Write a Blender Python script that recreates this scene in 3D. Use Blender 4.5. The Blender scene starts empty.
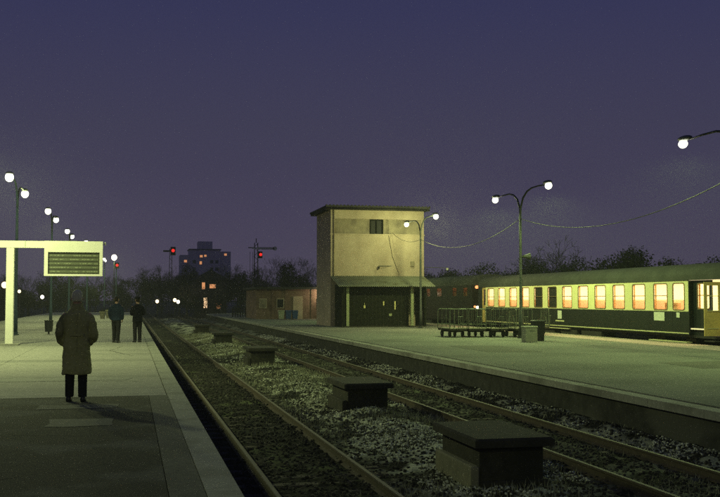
import bpy, math, random
import numpy as np
from math import sin, cos, pi, radians as R
from mathutils import Vector, Matrix

random.seed(7)
rng = np.random.default_rng(11)
S = bpy.context.scene
C = S.collection

# ------------------------------------------------------------------ camera, world, exposure
cam_d = bpy.data.cameras.new('camera'); cam = bpy.data.objects.new('camera', cam_d); C.objects.link(cam)
cam_d.sensor_width = 36; cam_d.lens = 50; cam_d.clip_start = .1; cam_d.clip_end = 5000
cam.location = (0, 0, 1.65)
cam.rotation_euler = (R(90 + 2.89), 0, -R(12.98))
S.camera = cam

W = bpy.data.worlds.new('World'); S.world = W; W.use_nodes = True
nt = W.node_tree; nt.nodes.clear()
out = nt.nodes.new('ShaderNodeOutputWorld'); bg = nt.nodes.new('ShaderNodeBackground')
sky = nt.nodes.new('ShaderNodeTexSky'); sky.sky_type = 'NISHITA'; sky.sun_disc = False
sky.sun_elevation = R(-5); sky.sun_rotation = R(200); sky.dust_density = 2; sky.ozone_density = 3
tc = nt.nodes.new('ShaderNodeTexCoord'); sx = nt.nodes.new('ShaderNodeSeparateXYZ')
ramp = nt.nodes.new('ShaderNodeValToRGB')
els = ramp.color_ramp.elements
els[0].position = 0.0; els[0].color = (.080, .066, .106, 1)
els[1].position = .5; els[1].color = (.016, .021, .076, 1)
e = els.new(.08); e.color = (.071, .060, .108, 1)
e = els.new(.17); e.color = (.056, .052, .098, 1)
e = els.new(.28); e.color = (.038, .039, .098, 1)
addn = nt.nodes.new('ShaderNodeMix'); addn.data_type = 'RGBA'; addn.blend_type = 'ADD'; addn.inputs[0].default_value = .1
nt.links.new(tc.outputs['Generated'], sx.inputs[0]); nt.links.new(sx.outputs['Z'], ramp.inputs[0])
nt.links.new(ramp.outputs[0], addn.inputs[6]); nt.links.new(sky.outputs[0], addn.inputs[7])
nt.links.new(addn.outputs[2], bg.inputs[0]); bg.inputs[1].default_value = 1.0
nt.links.new(bg.outputs[0], out.inputs[0])

S.view_settings.view_transform = 'Standard'; S.view_settings.look = 'None'
S.view_settings.exposure = 0; S.view_settings.gamma = 1; S.view_settings.use_curve_mapping = False
S.render.engine = 'CYCLES'
cy = S.cycles
cy.max_bounces = 5; cy.diffuse_bounces = 2; cy.glossy_bounces = 2; cy.transmission_bounces = 4; cy.volume_bounces = 0
cy.transparent_max_bounces = 12; cy.sample_clamp_indirect = 1.5; cy.sample_clamp_direct = 2.6; cy.caustics_reflective = False; cy.caustics_refractive = False
cy.use_denoising = False
LAMP_POWER = 3300.0
LAMP_COL = (.88, 1.0, .43)      # left platform lamps
LAMP_COL_R = (.76, 1.0, .34)    # right platform lamps

# ------------------------------------------------------------------ materials
def mat(name, col, rough=.8, metal=0, col2=None, scale=6, bump=0, bscale=40, detail=6, emit=None, estr=0, contrast=(.35, .65), spec=.3, coat=0):
    m = bpy.data.materials.new(name); m.use_nodes = True
    n = m.node_tree; b = n.nodes['Principled BSDF']
    b.inputs['Base Color'].default_value = (*col, 1); b.inputs['Roughness'].default_value = rough
    b.inputs['Metallic'].default_value = metal; b.inputs['Specular IOR Level'].default_value = spec
    if coat: b.inputs['Coat Weight'].default_value = coat
    t = n.nodes.new('ShaderNodeTexCoord')
    if col2 is not None:
        no = n.nodes.new('ShaderNodeTexNoise'); no.inputs['Scale'].default_value = scale; no.inputs['Detail'].default_value = detail
        no.inputs['Roughness'].default_value = .65
        r = n.nodes.new('ShaderNodeValToRGB')
        r.color_ramp.elements[0].position = contrast[0]; r.color_ramp.elements[1].position = contrast[1]
        r.color_ramp.elements[0].color = (*col, 1); r.color_ramp.elements[1].color = (*col2, 1)
        n.links.new(t.outputs['Object'], no.inputs['Vector']); n.links.new(no.outputs[0], r.inputs[0])
        n.links.new(r.outputs[0], b.inputs['Base Color'])
    if bump:
        no2 = n.nodes.new('ShaderNodeTexNoise'); no2.inputs['Scale'].default_value = bscale; no2.inputs['Detail'].default_value = 5
        bp = n.nodes.new('ShaderNodeBump'); bp.inputs['Strength'].default_value = bump; bp.inputs['Distance'].default_value = .02
        n.links.new(t.outputs['Object'], no2.inputs['Vector']); n.links.new(no2.outputs[0], bp.inputs['Height'])
        n.links.new(bp.outputs[0], b.inputs['Normal'])
    if emit is not None:
        b.inputs['Emission Color'].default_value = (*emit, 1); b.inputs['Emission Strength'].default_value = estr
        if estr > 0: m.cycles.emission_sampling = 'NONE'
    return m

def two_scale(m, col3, scale, lo=.45, hi=.7, stretch=None):
    """adds a second, larger set of blotches (stains, wear) to a material"""
    n = m.node_tree; b = n.nodes['Principled BSDF']
    src = b.inputs['Base Color'].links[0].from_socket if b.inputs['Base Color'].links else None
    t = n.nodes.new('ShaderNodeTexCoord'); mp = n.nodes.new('ShaderNodeMapping')
    if stretch: mp.inputs['Scale'].default_value = stretch
    no = n.nodes.new('ShaderNodeTexNoise'); no.inputs['Scale'].default_value = scale; no.inputs['Detail'].default_value = 4
    r = n.nodes.new('ShaderNodeValToRGB'); r.color_ramp.elements[0].position = lo; r.color_ramp.elements[1].position = hi
    mx = n.nodes.new('ShaderNodeMix'); mx.data_type = 'RGBA'
    n.links.new(t.outputs['Object'], mp.inputs[0]); n.links.new(mp.outputs[0], no.inputs['Vector']); n.links.new(no.outputs[0], r.inputs[0])
    n.links.new(r.outputs[0], mx.inputs[0])
    if src: n.links.new(src, mx.inputs[6])
    else: mx.inputs[6].default_value = b.inputs['Base Color'].default_value
    mx.inputs[7].default_value = (*col3, 1)
    n.links.new(mx.outputs[2], b.inputs['Base Color'])
    return m

M = {}
M['asphalt'] = two_scale(mat('asphalt', (.028, .028, .022), .95, col2=(.056, .054, .043), scale=30, bump=.5, bscale=90, spec=.2), (.085, .085, .07), .8, .52, .62)
M['concrete'] = two_scale(mat('concrete paving', (.24, .235, .2), .9, col2=(.33, .32, .27), scale=5, bump=.3, bscale=60, spec=.2), (.17, .17, .145), .35, .5, .75, (.35, 1.6, 1))
M['coping'] = two_scale(mat('kerb coping', (.22, .22, .18), .9, col2=(.3, .3, .25), scale=12, bump=.3, bscale=50), (.15, .15, .12), 1.2, .5, .7)
M['sidestrip'] = two_scale(mat('side paving', (.08, .08, .065), .95, col2=(.13, .13, .105), scale=9, bump=.4, bscale=70), (.08, .08, .065), .7, .5, .7)
M['patch'] = mat('tar patch', (.075, .075, .062), .9, col2=(.11, .11, .092), scale=9, bump=.3, bscale=60)
M['right_plat'] = two_scale(mat('right platform asphalt', (.13, .135, .115), .95, col2=(.2, .205, .17), scale=14, bump=.4, bscale=60, spec=.2), (.1, .105, .09), .3, .45, .7)
M['rear_strip'] = mat('sandstone edge', (.3, .25, .2), .9, col2=(.38, .31, .25), scale=8, bump=.2)
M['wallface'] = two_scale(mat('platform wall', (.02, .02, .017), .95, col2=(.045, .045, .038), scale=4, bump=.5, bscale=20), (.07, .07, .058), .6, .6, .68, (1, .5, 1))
M['soil'] = mat('dark soil', (.03, .03, .024), 1, col2=(.07, .066, .05), scale=6, bump=.6, bscale=15, spec=.1)
M['stone'] = mat('ballast stone', (.016, .015, .012), .95, col2=(.06, .056, .046), scale=9, spec=.2)
M['palestone'] = mat('pale gravel stone', (.4, .41, .31), .95, col2=(.66, .67, .52), scale=9, spec=.2)
M['rail'] = mat('rusty rail', (.045, .035, .024), .8, .2, col2=(.08, .06, .04), scale=8)
M['railtop'] = mat('polished rail head', (.13, .12, .09), .7, .3, col2=(.19, .165, .12), scale=3)
M['wood'] = mat('tarred sleeper', (.04, .033, .025), .95, col2=(.075, .062, .045), scale=8, bump=.6)
M['grass'] = mat('rough grass', (.13, .135, .085), .9, col2=(.34, .34, .24), scale=2, spec=.1)
M['block'] = two_scale(mat('weathered concrete block', (.02, .019, .014), .95, col2=(.045, .042, .03), scale=6, bump=.6, bscale=18), (.02, .02, .015), 1.5, .5, .65)
M['plinth'] = mat('pale concrete plinth', (.14, .135, .09), .95, col2=(.21, .2, .13), scale=6, bump=.4, bscale=18)
M['cream_steel'] = mat('cream painted steel', (.78, .76, .64), .5, col2=(.84, .82, .7), scale=3, spec=.4)
M['board_dark'] = mat('display board', (.05, .055, .035), .5, col2=(.065, .07, .045), scale=9)
M['board_row'] = mat('flap row', (.10, .115, .07), .5, col2=(.13, .14, .09), scale=20)
M['board_mark'] = mat('flap marks', (.22, .24, .15), .6)
M['pole'] = mat('blue green painted pole', (.015, .03, .045), .7, 0, col2=(.02, .04, .055), scale=4)
M['pole_dark'] = mat('dark lamp pole', (.03, .035, .032), .6, .2, col2=(.045, .05, .045), scale=4)
M['hood'] = mat('lamp hood', (.12, .13, .12), .5, .3)
M['bulb'] = mat('lit lamp glass', (.9, .9, .8), .3, emit=(1, 1, .78), estr=9)
M['bulb_far'] = mat('lit lamp glass warm', (.9, .8, .6), .3, emit=(1, .75, .42), estr=3)
M['bulb_white'] = mat('lit lamp glass white', (.9, .9, .8), .3, emit=(1, .93, .72), estr=5)
M['bulb_red'] = mat('red signal lens', (.5, .02, .02), .3, emit=(1, .03, .025), estr=1.0)
M['bulb_orange'] = mat('orange lamp glass', (.6, .2, .05), .3, emit=(1, .33, .12), estr=1.8)
M['win_far'] = mat('lit room', (.5, .3, .15), .6, emit=(1, .42, .17), estr=.7, col2=(.6, .4, .2), scale=.8)
M['win_far2'] = mat('lit room bright', (.5, .4, .25), .6, emit=(1, .66, .36), estr=1.3)
M['plaster'] = two_scale(mat('tower plaster', (.33, .265, .19), .95, col2=(.41, .34, .25), scale=1.3, bump=.3, bscale=14), (.25, .2, .145), .9, .5, .85, (1, 1, .4))
M['plaster_side'] = two_scale(mat('old brick panel', (.2, .17, .12), .95, col2=(.27, .23, .16), scale=2.5, bump=.4, bscale=10), (.11, .09, .07), 1.2, .5, .7, (1, 1, .5))
M['dark_wood'] = mat('dark green boards', (.007, .008, .005), .95, col2=(.014, .016, .01), scale=5, spec=.08)
M['post_green'] = mat('pale green post', (.2, .23, .13), .8, col2=(.27, .3, .17), scale=5)
M['roof_dark'] = mat('tarred roof', (.03, .03, .028), .9, col2=(.05, .05, .045), scale=5)
M['corrugated'] = two_scale(mat('green corrugated sheet', (.15, .165, .12), .6, .1, col2=(.2, .215, .155), scale=3), (.1, .1, .06), 1.5, .55, .7)
M['glass_dark'] = mat('dark window glass', (.01, .01, .012), .3, spec=.15)
M['handle'] = mat('yellow enamel', (.5, .46, .2), .5)
M['coach_cream'] = mat('cream coach paint', (.78, .74, .36), .4, col2=(.84, .8, .42), scale=2, spec=.5)
M['coach_green'] = mat('bottle green coach paint', (.004, .008, .0055), .5, col2=(.007, .012, .008), scale=1.5, spec=.2)
M['coach_brown'] = two_scale(mat('dark red brown coach paint', (.009, .006, .005), .7, col2=(.014, .009, .007), scale=1.5, spec=.15), (.007, .005, .004), 1, .5, .7)
M['coach_roof'] = two_scale(mat('dusty grey coach roof', (.03, .033, .028), .9, col2=(.05, .053, .045), scale=1.5), (.035, .035, .03), .8, .5, .7, (1, .3, 1))
M['trim'] = mat('pale yellow trim', (.55, .53, .3), .5)
M['white_plate'] = mat('cream route plate', (.6, .62, .5), .6)
M['chassis'] = mat('black underframe', (.015, .014, .012), .8, col2=(.03, .027, .022), scale=6)
M['frame_alu'] = mat('window frame rubber', (.16, .11, .05), .5)
M['inner'] = mat('glowing coach inner wall', (.82, .74, .52), .6, col2=(.88, .8, .58), scale=4, emit=(1, .80, .46), estr=.5)  # surfaces glow by themselves, standing in for lamp light inside the coach
M['seat_red'] = mat('red seat cloth', (.55, .3, .18), .9, col2=(.62, .36, .22), scale=12)
M['curtain'] = mat('beige curtain', (.75, .55, .33), .9, col2=(.6, .42, .24), scale=9)
M['blind'] = mat('dark blind', (.015, .016, .014), .7)
M['door_in'] = mat('yellow door panel', (.55, .42, .14), .5, col2=(.4, .3, .1), scale=3)
M['cart'] = mat('grey painted tube', (.09, .1, .075), .5, .3)
M['cart_deck'] = mat('worn plank deck', (.13, .12, .085), .9, col2=(.19, .18, .12), scale=9)
M['rubber'] = mat('rubber tyre', (.015, .015, .015), .9)
M['box_grey'] = mat('grey green box', (.26, .27, .19), .8, col2=(.32, .33, .24), scale=5)
M['bin_dark'] = mat('dark steel bin', (.02, .022, .018), .6)
M['brick'] = two_scale(mat('brown brick', (.13, .085, .062), .95, col2=(.2, .135, .1), scale=3, bump=.3, bscale=12), (.09, .055, .04), .9, .5, .7)
M['far_wall'] = mat('dark house wall', (.03, .026, .026), .95, col2=(.045, .038, .038), scale=1)
M['blue_bin'] = mat('blue plastic', (.03, .06, .16), .6)
M['cable'] = mat('galvanised cable', (.1, .1, .085), .6, .2)
M['bark'] = mat('bark', (.035, .03, .026), .95, col2=(.06, .052, .044), scale=6)
M['twigs'] = mat('fine twigs', (.11, .085, .07), .95)
M['foliage'] = mat('dark foliage', (.014, .018, .011), .95, col2=(.028, .034, .018), scale=2, spec=.05)
M['skin'] = mat('skin', (.45, .28, .2), .55)
M['coat'] = two_scale(mat('olive wool coat', (.3, .29, .12), .95, col2=(.38, .365, .165), scale=25, bump=.5, bscale=120, spec=.1), (.14, .138, .065), 3, .5, .7, (1, 1, .4))
M['trousers'] = mat('black trousers', (.012, .012, .014), .9, col2=(.02, .02, .022), scale=20, spec=.1)
M['shoe'] = mat('black leather', (.01, .01, .01), .45)
M['hair'] = mat('grey hair', (.5, .48, .34), .9, col2=(.66, .62, .44), scale=40, bump=.6, bscale=90)
M['dark_hair'] = mat('dark hair', (.02, .016, .012), .8)
M['navy'] = mat('navy cloth', (.015, .025, .045), .9, col2=(.03, .045, .07), scale=20, spec=.1)
M['black_cloth'] = mat('black cloth', (.012, .013, .017), .9, spec=.1)
# pane: thin glass, mostly see-through
g = bpy.data.materials.new('window glass'); g.use_nodes = True
n = g.node_tree; n.nodes.clear()
o_ = n.nodes.new('ShaderNodeOutputMaterial'); mx_ = n.nodes.new('ShaderNodeMixShader'); tr_ = n.nodes.new('ShaderNodeBsdfTransparent'); gl_ = n.nodes.new('ShaderNodeBsdfGlossy')
fr_ = n.nodes.new('ShaderNodeFresnel'); fr_.inputs[0].default_value = 1.45; gl_.inputs['Roughness'].default_value = .05
tr_.inputs[0].default_value = (.95, .93, .88, 1)
mx_.inputs[0].default_value = .1; n.links.new(tr_.outputs[0], mx_.inputs[1]); n.links.new(gl_.outputs[0], mx_.inputs[2]); n.links.new(mx_.outputs[0], o_.inputs[0])
M['glass'] = g

cm = M['curtain'].node_tree; cb_ = cm.nodes['Principled BSDF']; tl_ = cm.nodes.new('ShaderNodeBsdfTranslucent'); tl_.inputs[0].default_value = (.8, .6, .38, 1); mxs = cm.nodes.new('ShaderNodeMixShader'); mxs.inputs[0].default_value = .6
cm.links.new(cb_.outputs[0], mxs.inputs[1]); cm.links.new(tl_.outputs[0], mxs.inputs[2]); cm.links.new(mxs.outputs[0], cm.nodes['Material Output'].inputs['Surface'])
# ------------------------------------------------------------------ mesh helpers
class MB:
    def __init__(s): s.v = []; s.f = []
    def add(s, vs, fs):
        b = len(s.v); s.v += [tuple(v) for v in vs]; s.f += [tuple(i + b for i in f) for f in fs]; return s
    def box(s, x0, x1, y0, y1, z0, z1):
        return s.add([(x0, y0, z0), (x1, y0, z0), (x1, y1, z0), (x0, y1, z0), (x0, y0, z1), (x1, y0, z1), (x1, y1, z1), (x0, y1, z1)],
                     [(0, 3, 2, 1), (4, 5, 6, 7), (0, 1, 5, 4), (1, 2, 6, 5), (2, 3, 7, 6), (3, 0, 4, 7)])
    def bbox(s, x0, x1, y0, y1, z0, z1, b=.02):
        """box with chamfered vertical and top edges"""
        r = [(x0 + b, y0), (x1 - b, y0), (x1, y0 + b), (x1, y1 - b), (x1 - b, y1), (x0 + b, y1), (x0, y1 - b), (x0, y0 + b)]
        cx, cy_ = (x0 + x1) / 2, (y0 + y1) / 2
        def inset(q): return (q[0] + math.copysign(b, cx - q[0]), q[1] + math.copysign(b, cy_ - q[1]))
        rings = [[(p[0], p[1], z0) for p in r], [(p[0], p[1], z1 - b) for p in r], [(*inset(p), z1) for p in r]]
        return s.rings(rings)
    def rings(s, rings, cap=True, closed=True):
        k = len(rings[0]); b = len(s.v)
        for r in rings: s.v += [tuple(p) for p in r]
        for i in range(len(rings) - 1):
            for j in range(k if closed else k - 1):
                a = b + i * k + j; c = b + i * k + (j + 1) % k
                s.f.append((a, c, c + k, a + k))
        if cap:
            s.f.append(tuple(b + j for j in reversed(range(k)))); s.f.append(tuple(b + (len(rings) - 1) * k + j for j in range(k)))
        return s
    def tube(s, pts, rad, n=8):
        pts = [Vector(p) for p in pts]
        if not hasattr(rad, '__len__'): rad = [rad] * len(pts)
        rings = []; up = None
        for i, p in enumerate(pts):
            t = (pts[min(i + 1, len(pts) - 1)] - pts[max(i - 1, 0)]).normalized()
            if up is None: up = Vector((0, 0, 1)) if abs(t.z) < .9 else Vector((1, 0, 0))
            a = t.cross(up); 
            if a.length < 1e-4: a = t.cross(Vector((1, 0, 0)))
            a.normalize(); b = a.cross(t).normalized(); up = b
            rings.append([p + (a * cos(2 * pi * k / n) + b * sin(2 * pi * k / n)) * rad[i] for k in range(n)])
        return s.rings(rings)
    def ellipsoid(s, c, r, nu=12, nv=8):
        rings = []
        for i in range(1, nv):
            t = pi * i / nv
            rings.append([(c[0] + r[0] * sin(t) * cos(2 * pi * j / nu), c[1] + r[1] * sin(t) * sin(2 * pi * j / nu), c[2] - r[2] * cos(t)) for j in range(nu)])
        b = len(s.v); s.rings(rings, cap=False)
        s.v += [(c[0], c[1], c[2] - r[2]), (c[0], c[1], c[2] + r[2])]; lo = len(s.v) - 2; hi = lo + 1
        top = b + (nv - 2) * nu
        for j in range(nu):
            s.f.append((lo, b + (j + 1) % nu, b + j)); s.f.append((hi, top + j, top + (j + 1) % nu))
        return s
    def disc_y(s, c, r, th, n=16):
        """cylinder along y"""
        return s.rings([[(c[0] + r * cos(2 * pi * j / n), c[1] + y, c[2] + r * sin(2 * pi * j / n)) for j in range(n)] for y in (-th / 2, th / 2)])
    def disc_x(s, c, r, th, n=16):
        return s.rings([[(c[0] + x, c[1] + r * cos(2 * pi * j / n), c[2] + r * sin(2 * pi * j / n)) for j in range(n)] for x in (-th / 2, th / 2)])
    def cyl(s, c, r, h, n=16, r2=None):
        r2 = r if r2 is None else r2
        return s.rings([[(c[0] + q * cos(2 * pi * j / n), c[1] + q * sin(2 * pi * j / n), c[2] + z) for j in range(n)] for z, q in ((0, r), (h, r2))])
    def extr(s, poly, axis, a0, a1):
        """polygon in the plane perpendicular to axis (x: (y,z), y: (x,z)), extruded"""
        def p(q, a): return (a, q[0], q[1]) if axis == 'x' else (q[0], a, q[1])
        return s.rings([[p(q, a0) for q in poly], [p(q, a1) for q in poly]])
    def mesh(s, name, smooth=False):
        me = bpy.data.meshes.new(name); me.from_pydata(s.v, [], s.f); me.update()
        import bmesh
        bm = bmesh.new(); bm.from_mesh(me); bmesh.ops.recalc_face_normals(bm, faces=bm.faces); bm.to_mesh(me); bm.free()
        if smooth:
            me.polygons.foreach_set('use_smooth', [True] * len(me.polygons))
        return me

def ob(name, mb, m, parent=None, smooth=False, loc=None, rot=None):
    me = mb.mesh(name, smooth) if isinstance(mb, MB) else mb
    if m is not None and not me.materials: me.materials.append(M[m])
    o = bpy.data.objects.new(name, me); C.objects.link(o)
    if parent is not None: o.parent = parent
    if loc is not None: o.location = loc
    if rot is not None: o.rotation_euler = rot
    return o
def tag(o, label=None, cat=None, group=None, kind=None):
    if label: o['label'] = label
    if cat: o['category'] = cat
    if group: o['group'] = group
    if kind: o['kind'] = kind
    return o
def empty(name, loc, label, cat, group=None, rz=0):
    o = bpy.data.objects.new(name, None); C.objects.link(o); o.location = loc; o.rotation_euler = (0, 0, rz)
    return tag(o, label, cat, group)
def struct(name, mb, m):
    return tag(ob(name, mb, m), kind='structure')
def kids(o): return [c for c in C.objects if c.parent == o]
def copy_tree(o, parent=None):
    c = o.copy(); C.objects.link(c); c.parent = parent
    for ch in kids(o): copy_tree(ch, c)
    return c
def np_mesh(name, verts, faces, m, smooth=False):
    me = bpy.data.meshes.new(name)
    verts = np.asarray(verts, np.float32); faces = np.asarray(faces, np.int32); k = faces.shape[1]
    me.vertices.add(len(verts)); me.vertices.foreach_set('co', verts.ravel())
    me.loops.add(faces.size); me.loops.foreach_set('vertex_index', faces.ravel())
    me.polygons.add(len(faces)); me.polygons.foreach_set('loop_start', np.arange(0, faces.size, k, dtype=np.int32))
    me.polygons.foreach_set('loop_total', np.full(len(faces), k, np.int32))
    if smooth: me.polygons.foreach_set('use_smooth', np.ones(len(faces), bool))
    me.update(calc_edges=True); me.validate(); me.materials.append(M[m]); return me
def vnoise(x, y, f, seed):
    """smooth value noise"""
    r = np.random.default_rng(seed).random((257, 257)); x = x * f + 1000.3; y = y * f + 1000.7
    xi = np.floor(x).astype(int); yi = np.floor(y).astype(int); u = x - xi; v = y - yi; u = u * u * (3 - 2 * u); v = v * v * (3 - 2 * v)
    a = r[xi % 256, yi % 256]; b = r[(xi + 1) % 256, yi % 256]; c = r[xi % 256, (yi + 1) % 256]; d = r[(xi + 1) % 256, (yi + 1) % 256]
    return (a * (1 - u) + b * u) * (1 - v) + (c * (1 - u) + d * u) * v

# ------------------------------------------------------------------ ground, platforms, track beds
RZ = -.2
GZ = -1.02            # natural ground; rail heads at -0.83, left platform top at 0, right platform top at -0.2
gm = MB().add([(-900, -60, GZ - .08), (900, -60, GZ - .08), (900, 1600, GZ - .08), (-900, 1600, GZ - .08)], [(0, 1, 2, 3)])
struct('ground', gm, 'soil')

# left platform: body, asphalt field, side strip, coping, far paving
JY = 17.6
def plat_body(x0, x1, y0, y1, z0, z1, m, name):
    return struct(name, MB().box(x0, x1, y0, y1, z0, z1), m)
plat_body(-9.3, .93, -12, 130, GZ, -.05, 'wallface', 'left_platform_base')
def slab_row(name, x0, x1, ys, z0, z1, m, gap=.008):
    mb = MB()
    for a, b in zip(ys[:-1], ys[1:]): mb.box(x0, x1, a + gap / 2, b - gap / 2, z0, z1)
    return struct(name, mb, m)
slab_row('left_platform_coping', .66, .954, [-12 + 1.6 * i for i in range(90)], -.16, 0.004, 'coping')
struct('asphalt_paving', MB().box(-9.28, .34, -12, JY - .02, -.05, 0), 'asphalt')
slab_row('side_paving', .348, .652, [-12 + 2.4 * i for i in range(13)] + [JY - .02], -.05, .002, 'sidestrip')
mb = MB()
ys = [JY, JY + .32] + [JY + .32 + 6.1 * i for i in range(1, 19)]
for a, b in zip(ys[:-1], ys[1:]):
    xs = [-9.28, -6.4, -3.1, .65]
    for c, d in zip(xs[:-1], xs[1:]): mb.box(c + .006, d - .006, a + .008, b - .008, -.05, 0)
struct('concrete_paving', mb, 'concrete')
# repair patches in the asphalt, ragged outlines
def patch(cx, cy_, rx, ry, seed, m='patch', z=.004):
    r = random.Random(seed); pts = []
    base = [(-1, -1), (-.4, -1.02), (.3, -.96), (1, -1), (1.03, 0), (1, 1), (.35, 1.05), (-.4, .95), (-1, 1), (-.96, 0)]
    for a, b in base: pts.append((cx + rx * (a + r.uniform(-.05, .05)), cy_ + ry * (b + r.uniform(-.12, .12)), z))
    return MB().add(pts, [tuple(range(len(pts)))])
struct('paving_patch', patch(-.62, 13.95, .42, .42, 1), 'patch')
struct('paving_patch', patch(-.75, 16.0, .6, .3, 3), 'sidestrip')
struct('paving_patch', patch(-1.3, 21.5, 1.3, .5, 5, 'coping'), 'coping')

def crack(pts, seed, w=.008, z=.0025):
    r = random.Random(seed); L_, R_ = [], []; n_ = 26
    for i in range(n_ + 1):
        t = i / n_ * (len(pts) - 1); k_ = min(int(t), len(pts) - 2); u = t - k_
        x = pts[k_][0] * (1 - u) + pts[k_ + 1][0] * u + r.uniform(-.015, .015); y = pts[k_][1] * (1 - u) + pts[k_ + 1][1] * u + r.uniform(-.05, .05); ww = w * r.uniform(.3, 1.2)
        L_.append((x - ww, y, z)); R_.append((x + ww, y + ww, z))
    return MB().rings([L_, R_], cap=False, closed=False)
for i, p_ in enumerate(([(-3.0, 9.2), (-1.9, 10.1), (-1.2, 9.7), (.1, 10.6)], [(-2.4, 12.2), (-1.6, 12.9), (-.2, 12.5)], [(-4.2, 14.9), (-2.9, 15.6), (-2.2, 15.2)])):
    struct('paving_crack', crack(p_, i + 3), 'soil')
for i, p_ in enumerate(([(-3.0, 20.2), (-1.5, 21.0), (.3, 20.6)], [(-4.0, 27), (-2.2, 26.2), (-.9, 27.4)], [(.1, 30), (-.6, 33), (-.2, 36)])):
    struct('paving_crack', crack(p_, i + 13, .012, .004), 'asphalt')
struct('paving_patch', MB().add([(12.2, 33, RZ + .004), (14.1, 32.7, RZ + .004), (14.3, 37.5, RZ + .004), (12.3, 37.9, RZ + .004)], [(0, 1, 2, 3)]), 'sidestrip')
struct('paving_patch', MB().add([(14.9, 24, RZ + .004), (17.7, 24.2, RZ + .004), (17.6, 26.8, RZ + .004), (15.0, 26.5, RZ + .004)], [(0, 1, 2, 3)]), 'sidestrip')
# right platform
RZ = -.2
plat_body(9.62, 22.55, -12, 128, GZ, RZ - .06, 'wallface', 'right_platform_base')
slab_row('right_platform_coping', 9.5, 9.84, [-11.3 + 1.9 * i for i in range(74)], RZ - .17, RZ - .02, 'coping')
slab_row('right_platform_slabs', 9.86, 11.4, [-10.5 + 2.5 * i for i in range(56)], RZ - .06, RZ + .002, 'right_plat')
struct('right_platform_paving', MB().box(11.41, 20.55, -12, 128, RZ - .06, RZ), 'right_plat')
slab_row('right_platform_rear_edge', 20.58, 22.62, [-12 + 2 * i for i in range(71)], RZ - .12, RZ + .004, 'rear_strip')

# track bed between the platforms: displaced sheet + stones + grass
RAILS = (1.86, 3.365, 6.74, 8.27)
def bed_height(x, y):
    z = GZ + .035 * (vnoise(x, y, 2.2, 1) - .5) + .05 * (vnoise(x, y, 7, 2) - .5) + .03 * (vnoise(x, y, 19, 3) - .5)
    mid = np.exp(-((x - 5.1) / .95) ** 2) * (.12 + .14 * vnoise(x, y, .7, 4)); z = z + mid
    z = z + np.clip((x - 8.5) / .6, 0, 1) * (.12 + .06 * vnoise(x, y, 1.5, 5))
    for c in (2.61, 7.5): z = z + .05 * np.exp(-((x - c) / 1.0) ** 4)
    return z
def bed_sheet(x0, x1, y0, y1, dx, dy):
    nx = int((x1 - x0) / dx) + 1; ny = int((y1 - y0) / dy) + 1
    X, Y = np.meshgrid(np.linspace(x0, x1, nx), np.linspace(y0, y1, ny)); Z = bed_height(X, Y)
    v = np.stack([X.ravel(), Y.ravel(), Z.ravel()], 1); i = np.arange(nx * ny).reshape(ny, nx)
    f = np.stack([i[:-1, :-1].ravel(), i[:-1, 1:].ravel(), i[1:, 1:].ravel(), i[1:, :-1].ravel()], 1); return v, f
v1, f1 = bed_sheet(.95, 9.6, 4, 45, .045, .06); v2, f2 = bed_sheet(.95, 9.6, 45, 130, .12, .3); v3, f3 = bed_sheet(.95, 9.6, -12, 4, .1, .1)
bedm = mat('track bed soil', (.016, .016, .011), 1, col2=(.042, .04, .03), scale=5, bump=.8, bscale=30, spec=.1)
two_scale(bedm, (.085, .1, .045), .9, .5, .66); M['bed'] = bedm
# the strip between the tracks is pale gravel and dry grass
n = bedm.node_tree; b_ = n.nodes['Principled BSDF']; src = b_.inputs['Base Color'].links[0].from_socket
tcn = n.nodes.new('ShaderNodeTexCoord'); sxn = n.nodes.new('ShaderNodeSeparateXYZ'); rn = n.nodes.new('ShaderNodeValToRGB')
mr = n.nodes.new('ShaderNodeMapRange'); mr.inputs[1].default_value = 0; mr.inputs[2].default_value = 10
nn = n.nodes.new('ShaderNodeTexNoise'); nn.inputs['Scale'].default_value = 1.3; nn.inputs['Detail'].default_value = 7; nn.inputs['Roughness'].default_value = .7
ad = n.nodes.new('ShaderNodeMath'); ad.operation = 'MULTIPLY_ADD'; ad.inputs[1].default_value = 2.4
mxn = n.nodes.new('ShaderNodeMix'); mxn.data_type = 'RGBA'; mxn.inputs[7].default_value = (.42, .43, .31, 1)
el = rn.color_ramp.elements; el[0].position = .46; el[0].color = (0, 0, 0, 1); el[1].position = .56; el[1].color = (1, 1, 1, 1)
e = el.new(.66); e.color = (1, 1, 1, 1); e = el.new(.74); e.color = (.25, .25, .25, 1); e = el.new(.93); e.color = (.1, .1, .1, 1); e = el.new(.99); e.color = (.5, .5, .5, 1)
n.links.new(tcn.outputs['Object'], nn.inputs['Vector']); n.links.new(tcn.outputs['Object'], sxn.inputs[0])
n.links.new(nn.outputs[0], ad.inputs[0]); n.links.new(sxn.outputs['X'], ad.inputs[2]); n.links.new(ad.outputs[0], mr.inputs[0]); n.links.new(mr.outputs[0], rn.inputs[0])
n.links.new(rn.outputs[0], mxn.inputs[0]); n.links.new(src, mxn.inputs[6]); n.links.new(mxn.outputs[2], b_.inputs['Base Color'])
two_scale(bedm, (.015, .015, .01), 1.1, .46, .54)
tag(ob('track_bed', np_mesh('track_bed', v1, f1, 'bed'), None), kind='structure')
tag(ob('track_bed', np_mesh('track_bed_near', v3, f3, 'bed'), None), kind='structure')
tag(ob('track_bed', np_mesh('track_bed_far', v2, f2, 'bed'), None), kind='structure')

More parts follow.
